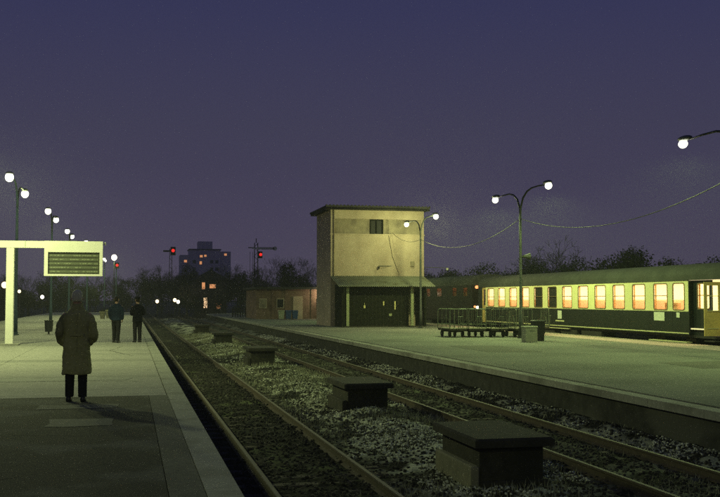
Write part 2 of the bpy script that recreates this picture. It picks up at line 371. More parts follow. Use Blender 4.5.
def scatter_stones(name, N, xr, yr, size, m, mask=None, seed=1, ypow=1.7):
    r = np.random.default_rng(seed)
    x = r.uniform(*xr, N); y = yr[0] + (yr[1] - yr[0]) * r.random(N) ** ypow
    if mask is not None: k = mask(x, y, r); x = x[k]; y = y[k]
    N = len(x); z = bed_height(x, y); s = r.uniform(size[0], size[1], N) * (1 + y / 60)
    base = np.array([(-1, -1, -1), (1, -1, -1), (1, 1, -1), (-1, 1, -1), (-.7, -.7, 1), (.7, -.7, 1), (.7, .7, 1), (-.7, .7, 1)], float)
    P = base[None] * (1 + r.uniform(-.35, .35, (N, 8, 3))) * s[:, None, None] * np.array([1, 1, .7])
    a = r.uniform(0, 2 * pi, N); ca, sa = np.cos(a)[:, None], np.sin(a)[:, None]
    t = r.uniform(-.6, .6, N); ct, st = np.cos(t)[:, None], np.sin(t)[:, None]
    px, py, pz = P[..., 0], P[..., 1], P[..., 2]
    px, pz = px * ct - pz * st, px * st + pz * ct
    px, py = px * ca - py * sa, px * sa + py * ca
    V = np.stack([px + x[:, None], py + y[:, None], pz + z[:, None] + s[:, None] * .25], -1).reshape(-1, 3)
    q = np.array([(0, 3, 2, 1), (4, 5, 6, 7), (0, 1, 5, 4), (1, 2, 6, 5), (2, 3, 7, 6), (3, 0, 4, 7)])
    F = (q[None] + (np.arange(N) * 8)[:, None, None]).reshape(-1, 4)
    return tag(ob(name, np_mesh(name, V, F, m), None), 'loose dark ballast stones between and around the rails' if m == 'stone' else 'pale gravel lying along the strip between the two tracks', 'ballast' if m == 'stone' else 'gravel', kind='stuff')
scatter_stones('ballast', 48000, (.98, 9.5), (3, 60), (.009, .022), 'stone', seed=5)
scatter_stones('gravel', 60000, (3.5, 6.6), (8, 70), (.006, .017), 'palestone', lambda x, y, r: (.6 * vnoise(x, y, .8, 4) + .4 * vnoise(x, y, 2.1, 44) + .25 * np.exp(-((x - 5) / 1.1) ** 2) + r.uniform(-.08, .08, len(x))) > .75, seed=6)
scatter_stones('gravel', 14000, (8.45, 9.55), (9, 70), (.007, .017), 'palestone', lambda x, y, r: (vnoise(x, y, 1.1, 14) + r.uniform(-.2, .2, len(x))) > .55, seed=8)

def grass(N, xr, yr, h, seed, mask):
    r = np.random.default_rng(seed); x = r.uniform(*xr, N); y = yr[0] + (yr[1] - yr[0]) * r.random(N) ** 1.6
    k = mask(x, y, r); x = x[k]; y = y[k]; N = len(x); z = bed_height(x, y)
    hh = r.uniform(*h, N) * (.6 + .8 * vnoise(x, y, 1.3, 9)); a = r.uniform(0, 2 * pi, N); w = .006 * (1 + y / 15)
    lx, ly = r.normal(0, .35, N) * hh, r.normal(0, .35, N) * hh
    V = np.stack([np.stack([x - np.cos(a) * w, y - np.sin(a) * w, z - .01], -1), np.stack([x + np.cos(a) * w, y + np.sin(a) * w, z - .01], -1),
                  np.stack([x + lx, y + ly, z + hh], -1)], 1).reshape(-1, 3)
    F = np.arange(3 * N).reshape(-1, 3)
    return V, F
V, F = grass(24000, (3.55, 6.6), (8, 75), (.04, .14), 21, lambda x, y, r: (vnoise(x, y, .55, 31) + .3 * vnoise(x, y, 3, 32) + r.uniform(-.15, .15, len(x))) > .62)
V2, F2 = grass(9000, (7.0, 9.5), (9, 60), (.03, .09), 22, lambda x, y, r: vnoise(x, y, .9, 33) + r.uniform(-.15, .15, len(x)) > .65)
V3, F3 = grass(4000, (1.0, 3.5), (9, 60), (.03, .08), 23, lambda x, y, r: vnoise(x, y, .9, 34) + r.uniform(-.15, .15, len(x)) > .7)
V = np.concatenate([V, V2, V3]); F = np.arange(len(V)).reshape(-1, 3)
tag(ob('grass', np_mesh('grass', V, F, 'grass'), None), 'patchy rough grass growing on the strip between the tracks', 'grass', kind='stuff')

# rails and sleepers
rail_prof = [(-.07, -.15), (.07, -.15), (.07, -.135), (.012, -.115), (.012, -.04), (.035, -.03), (.035, -.002), (.03, 0), (-.03, 0), (-.035, -.002), (-.035, -.03), (-.012, -.04), (-.012, -.115), (-.07, -.135)]
sl_me = MB().bbox(-1.25, 1.25, -.12, .12, -.1, 0, .015).mesh('sleeper'); sl_me.materials.append(M['wood'])
def track(xc, x_a, x_b, y0, y1, label, nsl, ys0):
    t = empty('railway_track', (xc, 0, 0), label, 'railway track', 'railway tracks')
    for x in (x_a, x_b):
        r_ = ob('rail', MB().extr([(x - xc + p, -.83 + q) for p, q in rail_prof], 'y', y0, y1), 'rail', t)
        ob('rail_head', MB().box(x - xc - .026, x - xc + .026, y0, y1, -.8295, -.827), 'railtop', r_)
    for i in range(nsl):
        o = bpy.data.objects.new('sleeper', sl_me); C.objects.link(o); o.parent = t; o.location = (random.uniform(-.02, .02), ys0 + i * .63, -.978 + random.uniform(-.01, .006))
    return t
track(2.61, 1.86, 3.365, -12, 420, 'rusty track running close along the left platform edge', 95, 6)
track(7.5, 6.74, 8.27, -12, 420, 'rusty track along the wall of the right platform', 95, 9)
track(24.45, 23.7, 25.2, -12, 300, 'track under the standing cream and green coach', 0, 0)
track(-11.1, -11.85, -10.35, 2, 300, 'track on the far side of the left platform', 0, 0)

# ------------------------------------------------------------------ concrete blocks between the tracks
def block(x0, y0, w=.94, l=1.75, label='', lean=0, pm='block'):
    """squat block: wide slab on a body with a stepped plinth"""
    o = empty('concrete_block', (x0 + w / 2, y0 + l / 2, GZ), label, 'concrete block', 'concrete blocks between the tracks', rz=lean)
    s = ob('slab', MB().bbox(-w / 2 - .1, w / 2 + .1, -l / 2 - .12, l / 2 + .12, .68, .8, .03), 'block', o)
    ob('body', MB().bbox(-w / 2 + .01, w / 2 - .01, -l / 2 + .04, l / 2 - .04, .0, .68, .02), 'block', o)
    ob('plinth', MB().bbox(-w / 2 - .12, -w / 2 + .0, -l / 2 + .02, l / 2 - .1, -.06, .42, .02), pm, o)
    ob('base', MB().bbox(-w / 2 + .0, w / 2 + .08, -l / 2 - .03, l / 2 - .02, -.06, .22, .03), 'block', o)
    return o
block(4.62, 12.85, label='nearest concrete block between the tracks, pale plinth on its left side', pm='plinth')
block(4.74, 21.8, label='second concrete block between the tracks, counted from the nearest', lean=.01)
block(4.55, 38.3, label='third concrete block between the tracks, counted from the nearest')
block(4.66, 55.6, label='fourth concrete block between the tracks, behind the third one', lean=-.02)
block(4.72, 73, label='farthest and smallest concrete block between the tracks')

# ------------------------------------------------------------------ lamps
def make_lamp(loc, h=6.9, span=3.3, polemat='pole_dark', label='', group='', lights=(1, 1), thin=1.0, spk=False, power=1.0, hz=(0, 0), base=True, col=None, bare=False, bs=1.0):
    """pole with two curved arms along the platform, a glowing head on each"""
    t = empty('street_lamp', loc, label, 'street lamp', group)
    ob('pole', MB().tube([(0, 0, 0), (0, 0, 1.1), (0, 0, 1.12), (0, 0, h * .62), (0, 0, h - 1.0)], [.1 * thin, .1 * thin, .075 * thin, .065 * thin, .055 * thin], 10), polemat, t, True)
    if base: ob('base', MB().cyl((0, 0, 0), .16, .05).cyl((0, 0, .05), .12, .1), polemat, t)
    for i, s in enumerate((-1, 1)):
        top = h + hz[i]
        pts = [(0, 0, h - 1.05), (0, s * .05, h - .75), (0, s * .35, top - .3), (0, s * .85, top - .04), (0, s * 1.4, top + .06), (0, s * 2.2, top + .07), (0, s * (span - .45), top + .04)]
        ob('arm', MB().tube(pts, [.055, .05, .045, .042, .038, .035, .032], 8), polemat, t, True)
        hd = ob('lamp_head', MB().ellipsoid((0, s * (span - .12), top + .12), (.16, .38, .09), 14, 8), 'hood', t, True)
        ob('bulb', MB().ellipsoid((0, s * span, top - .05), (.18 * bs, .28 * bs, .2 * bs), 16, 12), 'bulb', hd, True)
        if lights[i]:
            l = bpy.data.lights.new('lamp_light', 'POINT' if bare else 'SPOT')
            if not bare: l.spot_size = R(179); l.spot_blend = .5
            l.energy = LAMP_POWER * power * lights[i]; l.color = col or LAMP_COL
            l.shadow_soft_size = .22
            lo = bpy.data.objects.new('lamp_light', l); C.objects.link(lo); lo.parent = t; lo.location = (0, s * span, top - .45)
    if spk:
        k = ob('loudspeaker', MB().rings([[(.1 + a, r * cos(2 * pi * j / 12) - .05, 3.85 + r * sin(2 * pi * j / 12)) for j in range(12)] for a, r in ((0, .07), (.12, .08), (.34, .17))]), 'bin_dark', t)
        ob('bracket', MB().box(-.02, .12, -.07, -.03, 3.82, 3.88), 'bin_dark', k)
    return t
LG = 'double lamps along the left platform'; RG = 'double lamps along the right platform'
make_lamp((-5.2, 30.9, 0), polemat='pole', label='nearest double lamp of the left platform, left of the display board portal', group=LG, power=.56)
make_lamp((-5.1, -4.5, 0), polemat='pole', label='unseen double lamp added behind the viewpoint to light the near man', group=LG, power=.25)  # unseen lamp, added as fill light on the near man's coat
make_lamp((-5.07, 48.3, 0), polemat='pole', label='first lamp pole visible above the cream portal beam on the left', group=LG, hz=(0.02, -.02), power=.17, bare=True)
make_lamp((-4.75, 65.1, 0), polemat='pole', label='second double lamp in the row on the left platform', group=LG, power=.25)
make_lamp((-4.7, 83.2, 0), polemat='pole', label='third double lamp in the row, above the display board', group=LG, power=.25)
make_lamp((-3.9, 98, 0), polemat='pole', label='fourth double lamp of the row, its head just at the portal beam', group=LG, power=.25)
make_lamp((17.72, 26.2, RZ), label='double lamp whose left arm reaches in at the upper right', group=RG, hz=(.1, .1), bs=.72, power=.33, col=LAMP_COL_R)
make_lamp((18.0, 44.3, RZ), label='double lamp with a small loudspeaker, beside the baggage carts', group=RG, spk=True, bs=.8, power=.5, col=LAMP_COL_R)
make_lamp((18.1, 61.3, RZ), label='double lamp standing in front of the plastered tower', group=RG, power=.5, bare=True, bs=.85, lights=(1.25, .12), col=(.92, 1, .40))
make_lamp((18.1, 79.0, RZ), label='double lamp hidden behind the plastered tower', group=RG, power=.2, col=LAMP_COL_R)
def far_lamp(loc, h, label, m, r=.28, group='small distant lights', arm=.6, light=0, glow=None):
    t = empty('lamp_post', loc, label, 'lamp post', group)
    ob('pole', MB().tube([(0, 0, 0), (0, 0, h)], [.06, .045], 6), 'pole_dark', t)
    ob('bulb', MB().ellipsoid((0, -.1, h + r * .7), (r, r, r * 1.1), 10, 8), m, t, True)
    if light:
        l = bpy.data.lights.new('lamp_light', 'POINT'); l.energy = light; l.color = glow or LAMP_COL; l.shadow_soft_size = .15
        lo = bpy.data.objects.new('lamp_light', l); C.objects.link(lo); lo.parent = t; lo.location = (0, -.6, h + .1)
    return t

# ------------------------------------------------------------------ sign portal
PY = 37.8
pt = empty('sign_portal', (-4.16, PY, 0), 'cream steel portal carrying a dark departures display board', 'sign portal')
ob('post', MB().bbox(-.14, .13, -.13, .13, 0.06, 3.49, .015), 'cream_steel', pt)
ob('foot', MB().bbox(-.3, .35, -.3, .3, 0, .06, .02), 'concrete', pt)
ob('beam', MB().box(-5, 1.16, -.11, .11, 3.49, 3.74), 'cream_steel', pt)
bd = ob('display_board', MB().box(1.16, 1.29, -.2, .2, 2.48, 3.745).box(3.09, 3.2, -.2, .2, 2.48, 3.745).box(1.29, 3.09, -.2, .2, 3.34, 3.745).box(1.29, 3.09, -.2, .2, 2.48, 2.55).box(1.29, 3.09, -.1, .18, 2.55, 3.34), 'cream_steel', pt)
ob('screen', MB().box(1.29, 3.09, -.13, -.101, 2.55, 3.34), 'board_dark', bd)
for k in range(5):
    z = 2.60 + k * .145; row = MB().box(1.33, 3.05, -.145, -.131, z, z + .085); n0 = len(row.f)
    x = 1.38
    while x < 2.98:
        w = random.choice((.03, .05, .07, .1))
        if random.random() < .72: row.box(x, min(x + w, 3.02), -.15, -.146, z + .018, z + .066)
        x += w + random.choice((.015, .02, .06))
    ro = ob('flap_row', row, 'board_row', bd); ro.data.materials.append(M['board_mark'])
    for p_ in ro.data.polygons: p_.material_index = 1 if p_.index >= n0 else 0
ob('end_fitting', MB().cyl((3.28, 0, 3.62), .035, .1).box(3.2, 3.3, -.02, .02, 3.66, 3.69), 'cream_steel', pt)
mb = MB()
for x in (-3.2, -1.1, .5): mb.box(x - .006, x + .006, -.114, -.11, 3.5, 3.73)
ob('beam_joints', mb, 'bin_dark', pt)

# ------------------------------------------------------------------ plastered tower with annex
TX0, TX1, TY0, TY1 = 13.29, 19.88, 66.5, 71.7
tw = empty('tower_building', ((TX0 + TX1) / 2, (TY0 + TY1) / 2, RZ), 'tall plastered tower with flat dark roof and green lean-to porch', 'building')
ox, oy = (TX0 + TX1) / 2, (TY0 + TY1) / 2
def T(mb):  # world -> tower-local
    mb.v = [(a - ox, b - oy, c - RZ) for a, b, c in mb.v]; return mb
fy = TY0
m1 = MB().box(TX0, TX1, fy, TY1, RZ, 6.05)                       # lit main wall
m1.box(TX0, TX0 + .28, fy + .003, TY1, 6.05, 7.72)               # corner pier left
m1.box(TX1 - .2, TX1, fy + .003, TY1, 6.05, 7.72)
m1.box(TX0 + .28, TX1 - .2, fy + .003, TY1, 7.12, 7.72)          # lintel band
ob('wall', T(m1), 'plaster', tw)
m2 = MB(); wx0, wx1 = 16.05, 17.0
m2.box(TX0 + .28, wx0, fy + .14, TY1 - .1, 6.05, 7.12).box(wx1, TX1 - .2, fy + .14, TY1 - .1, 6.05, 7.12)
ob('recessed_panel', T(m2), 'plaster_side', tw)
wd = ob('window', T(MB().box(wx0, wx0 + .07, fy + .1, fy + .3, 6.05, 7.118).box(wx1 - .07, wx1, fy + .1, fy + .3, 6.05, 7.118).box(wx0 + .07, wx1 - .07, fy + .1, fy + .3, 7.04, 7.118).box(wx0 + .07, wx1 - .07, fy + .1, fy + .3, 6.05, 6.12)
        .box((wx0 + wx1) / 2 - .025, (wx0 + wx1) / 2 + .025, fy + .12, fy + .28, 6.12, 7.04)), 'dark_wood', tw)
ob('pane', T(MB().box(wx0 + .07, wx1 - .07, fy + .21, fy + .23, 6.12, 7.04)), 'blind', wd)
ob('roof', T(MB().box(TX0 - .42, TX1 + .3, fy - .55, TY1 + .6, 7.86, 7.98).box(TX0 - .36, TX1 + .24, fy - .49, TY1 + .54, 7.72, 7.86)), 'roof_dark', tw)
mb = MB()
for i in range(30): mb.cyl((TX0 - .4 + i * .25, fy - .5, 7.98), .07, .05, 6)
ob('roof_tiles', T(mb), 'roof_dark', tw)
ob('cornice', T(MB().box(TX0 - .04, TX1 + .04, fy - .05, fy, 6.02, 6.1)), 'plaster', tw)
mb = MB()
mb.tube([(TX0 + .2, fy - .06, 7.7), (TX0 + .2, fy - .06, 3.2)], .045, 8)
ob('downpipe', T(mb), 'plaster_side', tw, True)
ob('gutter', T(MB().tube([(TX0 - .35, fy - .58, 7.78), (TX1 + .25, fy - .58, 7.74)], .06, 8)), 'chassis', tw, True)
ob('wall_cable', T(MB().tube([(17.3, fy - .02, 7.1), (17.35, fy - .02, 6.0), (17.6, fy - .025, 4.6), (18.1, fy - .02, 3.3)], .012, 5)), 'chassis', tw)
ob('junction_box', T(MB().bbox(18.9, 19.15, fy - .12, fy - .002, 3.9, 4.25, .01)), 'plaster_side', tw)
# annex (lean-to porch)
AX0, AX1, AY0, AY1 = 13.58, 19.35, 63.9, 66.497
an = ob('porch', T(MB().box(AX0, AX0 + .12, AY0 + .35, AY1, RZ, 2.62).box(AX1 - .12, AX1, AY0 + .35, AY1, RZ, 2.62).box(AX0 + .12, AX1 - .12, AY0 + .5, AY0 + .62, 2.3, 2.7)), 'dark_wood', tw)
mb = MB(); nseg = 96; xs = np.linspace(AX0 - .35, AX1 + .45, nseg * 2 + 1)
rA = [[(x, AY0 - .3, 2.50 + .028 * cos(i * pi / 2 * 1.0)) for i, x in enumerate(xs)], [(x, AY1, 3.22 + .028 * cos(i * pi / 2)) for i, x in enumerate(xs)]]
top = [[(p[0], p[1], p[2]) for p in r] for r in rA]; bot = [[(p[0], p[1], p[2] - .03) for p in r] for r in rA]
mb.rings([top[0] + bot[0][::-1], top[1] + bot[1][::-1]])
ob('awning', T(mb), 'corrugated', tw)
dm = ob('door', T(MB().box(AX0 + .55, 16.2, AY0 + .56, AY0 + .62, RZ + .03, 2.3).box(16.22, 18.2, AY0 + .56, AY0 + .62, RZ + .03, 2.3)), 'dark_wood', tw)
mb = MB()
for i in range(16): mb.box(14.2 + i * .25, 14.215 + i * .25, AY0 + .545, AY0 + .56, RZ + .05, 2.28)
ob('board_seams', T(mb), 'chassis', dm)
ob('notice', T(MB().box(15.1, 15.22, AY0 + .53, AY0 + .56, 1.05, 1.22).box(15.15, 15.17, AY0 + .53, AY0 + .56, 1.22, 1.4)), 'handle', dm)
ob('notice', T(MB().box(16.42, 16.50, AY0 + .53, AY0 + .56, 1.22, 1.5)), 'handle', dm)
ob('handle', T(MB().box(17.2, 17.29, AY0 + .53, AY0 + .56, .95, 1.5)), 'handle', dm)
ob('notice', T(MB().box(16.83, 17.02, AY0 + .53, AY0 + .56, .52, .68)), 'post_green', dm)
for x in (AX0 + .32, 18.3):
    ob('post', T(MB().bbox(x, x + .2, AY0 + .4, AY0 + .55, RZ, 2.45, .01)), 'post_green', tw)
ob('post', T(MB().bbox(AX0 + .0, AX0 + .1, AY0 - .2, AY0 - .1, RZ, 2.4, .01)), 'dark_wood', tw)
ob('kerb', T(MB().box(AX0, AX1, AY0 + .2, AY0 + .5, RZ, RZ + .07)), 'block', tw)
# wall bracket wire running right from the tower wall with a small lamp at each end
cb = empty('cable_with_fittings', (16.6, 66.3, 3.9), 'straight thin rod running right from the tower wall, fitting at each end', 'cable')
ob('rod', MB().tube([(0, 0, .02), (5.3, 1.2, -.06)], .022, 6), 'cable', cb)
ob('fitting', MB().cyl((0, 0, -.2), .05, .16, 10, .09), 'bin_dark', cb)
ob('fitting', MB().cyl((5.3, 1.2, -.22), .07, .16, 10, .1), 'white_plate', cb)
def cable(a, b, sag, label, r=.014):
    a, b = Vector(a), Vector(b); pts = [a.lerp(b, i / 24) - Vector((0, 0, sag * 4 * (i / 24) * (1 - i / 24))) for i in range(25)]
    o = ob('overhead_cable', MB().tube([p - a for p in pts], r, 6), 'cable', None, True, loc=a)
    return tag(o, label, 'cable', 'cables between the lamp poles')
cable((17.72, 26.2, RZ + 5.65), (18.0, 44.3, RZ + 5.65), .95, 'sagging cable from the loudspeaker pole towards the upper right')
cable((18.0, 44.3, RZ + 5.65), (18.1, 61.3, RZ + 5.65), .9, 'sagging cable between the tower lamp and the loudspeaker pole')
cable((18.1, 61.3, RZ + 5.65), (17.6, 66.45, 6.2), .35, 'short cable from the lamp pole to the tower wall')

# ------------------------------------------------------------------ coaches
XS = 23.05; XC = 24.45; ZR = -.83
def rr(x, y0, y1, z0, z1, r=.09, n=4):
    p = []
    for cy_, cz, a0 in ((y1 - r, z1 - r, 0), (y0 + r, z1 - r, pi / 2), (y0 + r, z0 + r, pi), (y1 - r, z0 + r, 1.5 * pi)):
        for i in range(n + 1): p.append((x, cy_ + r * cos(a0 + i * pi / 2 / n), cz + r * sin(a0 + i * pi / 2 / n)))
    return p
def make_window(root, yc, w, z0, z1, lit=True, frame='frame_alu', bar=True, curtain=True, xs=XS, left=False):
    """window frame proud of the side, pane, optional sliding-light bar, curtains behind"""
    y0, y1 = yc - w / 2, yc + w / 2
    fo = rr(xs - .012, y0 - .03, y1 + .03, z0 - .03, z1 + .03, .12); fi = rr(xs - .012, y0 + .02, y1 - .02, z0 + .02, z1 - .02, .09)
    fob = [(xs + .02, p[1], p[2]) for p in fo]; fib = [(xs + .025, p[1], p[2]) for p in fi]
    mb = MB().rings([fob, fo, fi, fib], cap=False)
    if bar: mb.box(xs - .01, xs + .04, y0, y1, z0 + (z1 - z0) * .52, z0 + (z1 - z0) * .52 + .035)
    wf = ob('window', mb, frame, root)
    ob('pane', MB().add([(xs + .02, y0, z0), (xs + .02, y1, z0), (xs + .02, y1, z1), (xs + .02, y0, z1)], [(0, 1, 2, 3)]), 'glass', wf)
    if not lit: ob('blind', MB().box(xs + .06, xs + .08, y0 - .02, y1 + .02, z0 - .02, z1 + .02), 'blind', wf)
    elif curtain:
        mb = MB()
        for s, (a, b) in ((0, (y0 - .02, y0 + .1)), (1, (y1 - .12, y1 + .02))):
            a, b = a, b
            k = 9; pts = [(xs + .06 + .012 * (i % 2), a + (b - a) * i / k) for i in range(k + 1)]
            mb.rings([[(p[0], p[1], z0 - .03) for p in pts] + [(p[0] + .008, p[1], z0 - .03) for p in pts[::-1]], [(p[0], p[1], z1 + .03) for p in pts] + [(p[0] + .008, p[1], z1 + .03) for p in pts[::-1]]])
        ob('curtain', mb, 'curtain', wf)
    return wf
def side_mesh(y0, y1, z0, z1, wins, x=XS, th=.03):
    """side wall band with window holes; wins = (y0,y1,z0,z1) sorted"""
    mb = MB(); y = y0
    for a, b, c, d in wins:
        mb.box(x, x + th, y, a, z0, z1)
        mb.box(x, x + th, a, b, z0, c); mb.box(x, x + th, a, b, d, z1); y = b
    mb.box(x, x + th, y, y1, z0, z1); return mb
def roof_mb(y0, y1, eave=3.28, top=4.02, hw=1.40):
    pts = []
    for i in range(17):
        a = pi * i / 16; s = abs(sin(a)) ** .75; pts.append((XC - hw * math.copysign(abs(cos(a)) ** .8, cos(a)), ZR + eave + (top - eave) * s))
    mb = MB().rings([[(p[0], y, p[1]) for p in pts] for y in (y0, y1)]); return mb
def bogie(root, yc):
    b = ob('bogie', MB().box(XC - 1.05, XC - .95, yc - 1.6, yc + 1.6, ZR + .45, ZR + .68).box(XC + .95, XC + 1.05, yc - 1.6, yc + 1.6, ZR + .45, ZR + .68).box(XC - .95, XC + .95, yc - .2, yc + .2, ZR + .45, ZR + .7).box(XC - 1.16, XC - 1.05, yc - .5, yc + .5, ZR + .3, ZR + .6), 'chassis', root)
    for dy in (-1.25, 1.25):
        for x in (XC - .76, XC + .76): ob('wheel', MB().disc_x((x, yc + dy, ZR + .47), .46, .13, 20), 'rail', b)
        ob('axle_box', MB().box(XC - 1.2, XC - 1.05, yc + dy - .16, yc + dy + .16, ZR + .34, ZR + .62), 'chassis', b)
def underframe(root, y0, y1):
    mb = MB().box(XC - 1.25, XC + 1.25, y0, y1, ZR + .85, ZR + .945)
    for k, (a, b, c) in enumerate(((.38, .46, .42), (.48, .55, .55), (.58, .66, .4))):
        mb.box(XC - 1.3, XC - .5, y0 + (y1 - y0) * a, y0 + (y1 - y0) * b, ZR + c, ZR + .85)
    ob('underframe', mb, 'chassis', root)
def buffers(root, y, s):
    for x in (XC - .88, XC + .88):
        ob('buffer', MB().disc_y((x, y + s * .25, ZR + 1.05), .1, .5, 12).disc_y((x, y + s * .53, ZR + 1.05), .23, .06, 16), 'chassis', root)
def L(root, offs):      # children are built in world coordinates; shift so the root can sit at the coach's base
    for c in kids(root):
        c.location = (-offs[0], -offs[1], -offs[2])
# main coach, cream over bottle green
Y0, Y1 = 38.16, 64.35
c1 = empty('railway_coach', (XC, 50, ZR), 'cream and green passenger coach with lit windows at the right platform', 'railway coach', 'coaches standing at the right platform')
ZB, ZT, ZW0, ZW1 = ZR + 1.97, ZR + 3.26, ZR + 2.01, ZR + 3.15
wins = []
for k in range(12):
    yc = 61.9 - 1.951 * k; wins.append((yc, 1.16, k not in (4, 5)))
wins.append((38.93, .92, True))
holes = sorted([(yc - w / 2, yc + w / 2, ZW0, ZW1) for yc, w, _ in wins])
ob('window_band', side_mesh(Y0, Y1 - 1.5, ZB, ZT, holes), 'coach_cream', c1)
ob('lower_side', MB().box(XS + .002, XS + .05, Y0, Y1 - 1.5, ZR + .95, ZB), 'coach_green', c1)
ob('rain_gutter', MB().box(XS - .03, XS + .03, Y0, Y1, ZT, ZT + .03), 'coach_roof', c1)
ob('lower_trim', MB().box(XS - .008, XS + .002, Y0, Y1 - 1.5, ZR + 1.0, ZR + 1.045), 'trim', c1)
ob('waist_trim', MB().box(XS - .006, XS, Y0, Y1 - 1.5, ZB - .025, ZB + .015), 'trim', c1)
for yc, w, lit in wins: make_window(c1, yc, w, ZW0, ZW1, lit, bar=w > 1, curtain=w > 1)
# far end door (x 480)
dr = ob('door', MB().box(XS + .03, XS + .07, Y1 - 1.5, Y1 - .75, ZR + .95, ZB + .1).box(XS + .03, XS + .07, Y1 - 1.5, Y1 - 1.38, ZB + .1, ZT).box(XS + .03, XS + .07, Y1 - .87, Y1 - .75, ZB + .1, ZT).box(XS + .03, XS + .07, Y1 - 1.38, Y1 - .87, ZT - .15, ZT), 'door_in', c1)
ob('pane', MB().box(XS + .045, XS + .05, Y1 - 1.38, Y1 - .87, ZB + .1, ZT - .15), 'glass', dr)
ob('end_panel', MB().box(XS + .02, XS + .05, Y1 - .75, Y1, ZR + .95, ZT), 'coach_green', c1)
ob('end_wall', MB().box(XS + .05, XC + 1.35, Y1 - .05, Y1, ZR + .95, ZT), 'coach_green', c1)
ob('far_side', MB().box(XC + 1.35, XC + 1.4, 35.3, Y1, ZR + .95, ZT), 'coach_green', c1)
# near vestibule: set back, dark, with one lit window; then the open door
VX = XS + .16
ve = ob('vestibule_side', side_mesh(36.62, Y0, ZR + .95, ZT, [(36.78, 37.75, ZR + 2.05, ZR + 3.14)], x=VX), 'coach_green', c1)
make_window(c1, 37.26, .9, ZR + 2.07, ZR + 3.12, True, bar=True, curtain=True, xs=VX)
ob('corner_post', MB().box(XS + .002, VX + .05, Y0 - .05, Y0 - .003, ZR + .95, ZT), 'coach_green', c1)
ob('end_panel', MB().box(VX, VX + .05, 35.2, 35.85, ZR + .95, ZT), 'coach_green', c1)
ob('door_step', MB().box(XS - .25, XS + .2, 35.9, 36.6, ZR + .75, ZR + .79).box(XS - .1, XS + .2, 35.9, 36.6, ZR + 1.05, ZR + 1.09), 'chassis', c1)
dz0, dz1 = ZR + 1.0, ZR + 3.16
od = MB(); dx0, dx1 = 22.36, 23.12; dyy = 35.87
od.box(dx0, dx1, dyy - .025, dyy + .025, dz0, ZR + 2.0); od.box(dx0, dx0 + .13, dyy - .025, dyy + .025, ZR + 2.0, dz1); od.box(dx1 - .12, dx1, dyy - .025, dyy + .025, ZR + 2.0, dz1); od.box(dx0 + .13, dx1 - .12, dyy - .025, dyy + .025, dz1 - .14, dz1)
odr = ob('open_door', od, 'door_in', c1); odr['label'] = 'yellow end door standing open'
ob('pane', MB().add([(dx0 + .13, dyy, ZR + 2.0), (dx1 - .12, dyy, ZR + 2.0), (dx1 - .12, dyy, dz1 - .14), (dx0 + .13, dyy, dz1 - .14)], [(0, 1, 2, 3)]), 'glass', odr)
ob('handle', MB().tube([(dx0 + .1, dyy - .06, ZR + 2.0), (dx1 - .1, dyy - .06, ZR + 2.0)], .02, 6).tube([(dx0 + .1, dyy - .06, ZR + 2.6), (dx1 - .1, dyy - .06, ZR + 2.6)], .015, 6).tube([(dx0 + .12, dyy - .05, ZR + 1.3), (dx1 - .15, dyy - .05, ZR + 1.3)], .012, 6), 'trim', odr)
ob('roof', roof_mb(35.2, Y1), 'coach_roof', c1, False)
for i in range(11): ob('roof_vent', MB().tube([(XC, 37 + i * 2.6, ZR + 3.93), (XC, 37 + i * 2.6, ZR + 4.04), (XC, 37 + i * 2.6, ZR + 4.05)], [.1, .1, .16], 8), 'coach_roof', c1)
# interior: floor, ceiling, corridor wall, seats
ob('interior', MB().box(XS + .06, XC + 1.3, 35.25, Y1 - .06, ZR + 1.2, ZR + 1.25).box(XS + .06, XC + 1.3, 35.25, Y1 - .06, ZR + 3.26, ZR + 3.275).box(XS + 1.75, XS + 1.8, 35.25, Y1 - .06, ZR + 1.25, ZR + 3.26).box(XS + .06, XC + 1.3, 38.2, 38.24, ZR + 1.25, ZR + 3.26).box(XS + .06, XC + 1.3, Y1 - 1.56, Y1 - 1.52, ZR + 1.25, ZR + 3.26).box(XS + .06, XC + 1.3, 35.22, 35.25, ZR + 1.2, ZR + 3.26), 'inner', c1)
mb = MB(); cu = []
for k in range(13):
    yc = 61.9 - 1.951 * k + .97
    if k < 12 or True:
        if yc - 1 < 39.4: continue
        mb.bbox(XS + .15, XS + 1.7, yc - .12, yc + .12, ZR + 1.25, ZR + 2.45, .04)
        mb.bbox(XS + .15, XS + 1.7, yc - .58, yc + .58, ZR + 1.25, ZR + 1.65, .04)
ob('seats', mb, 'seat_red', c1)
# backs of seats seen against the windows
mb = MB()
for k in range(12):
    yc = 61.9 - 1.951 * k
    if k in (4, 5): continue
    w = .3 + .12 * ((k * 7) % 3)
    mb.bbox(XS + .5, XS + .72, yc - w + .1 * ((k * 5) % 3 - 1), yc + w, ZR + 1.3, ZR + 2.36 + .06 * ((k * 3) % 3), .04)
ob('seat_backs', mb, 'seat_red', c1)
ob('route_plate', MB().box(XS - .018, XS, 40.1, 41.0, ZR + 1.52, ZR + 1.9), 'white_plate', c1)
ob('route_plate', MB().box(XS - .018, XS, 38.85, 39.1, ZR + 1.68, ZR + 1.9), 'white_plate', c1)
ob('route_plate', MB().box(XS - .018, XS, 50.9, 51.4, ZR + 1.4, ZR + 1.85), 'white_plate', c1)
ob('logo_plate', MB().box(XS - .015, XS, 50.6, 51.7, ZR + 1.25, ZR + 1.32), 'trim', c1)
mb = MB(); xg = XS - .03
mb = MB()
for i in range(12):
    y_ = 60.92 - 1.951 * i
    if y_ > Y0 + .3: mb.box(XS - .0035, XS, y_ - .006, y_ + .006, ZR + 1.05, ZB - .03)
ob('panel_seams', mb, 'chassis', c1)
ob('grab_rail', MB().tube([(XS - .04, Y1 - 1.6, ZR + 1.3), (XS - .05, Y1 - 1.6, ZR + 2.3)], .015, 6), 'trim', c1)
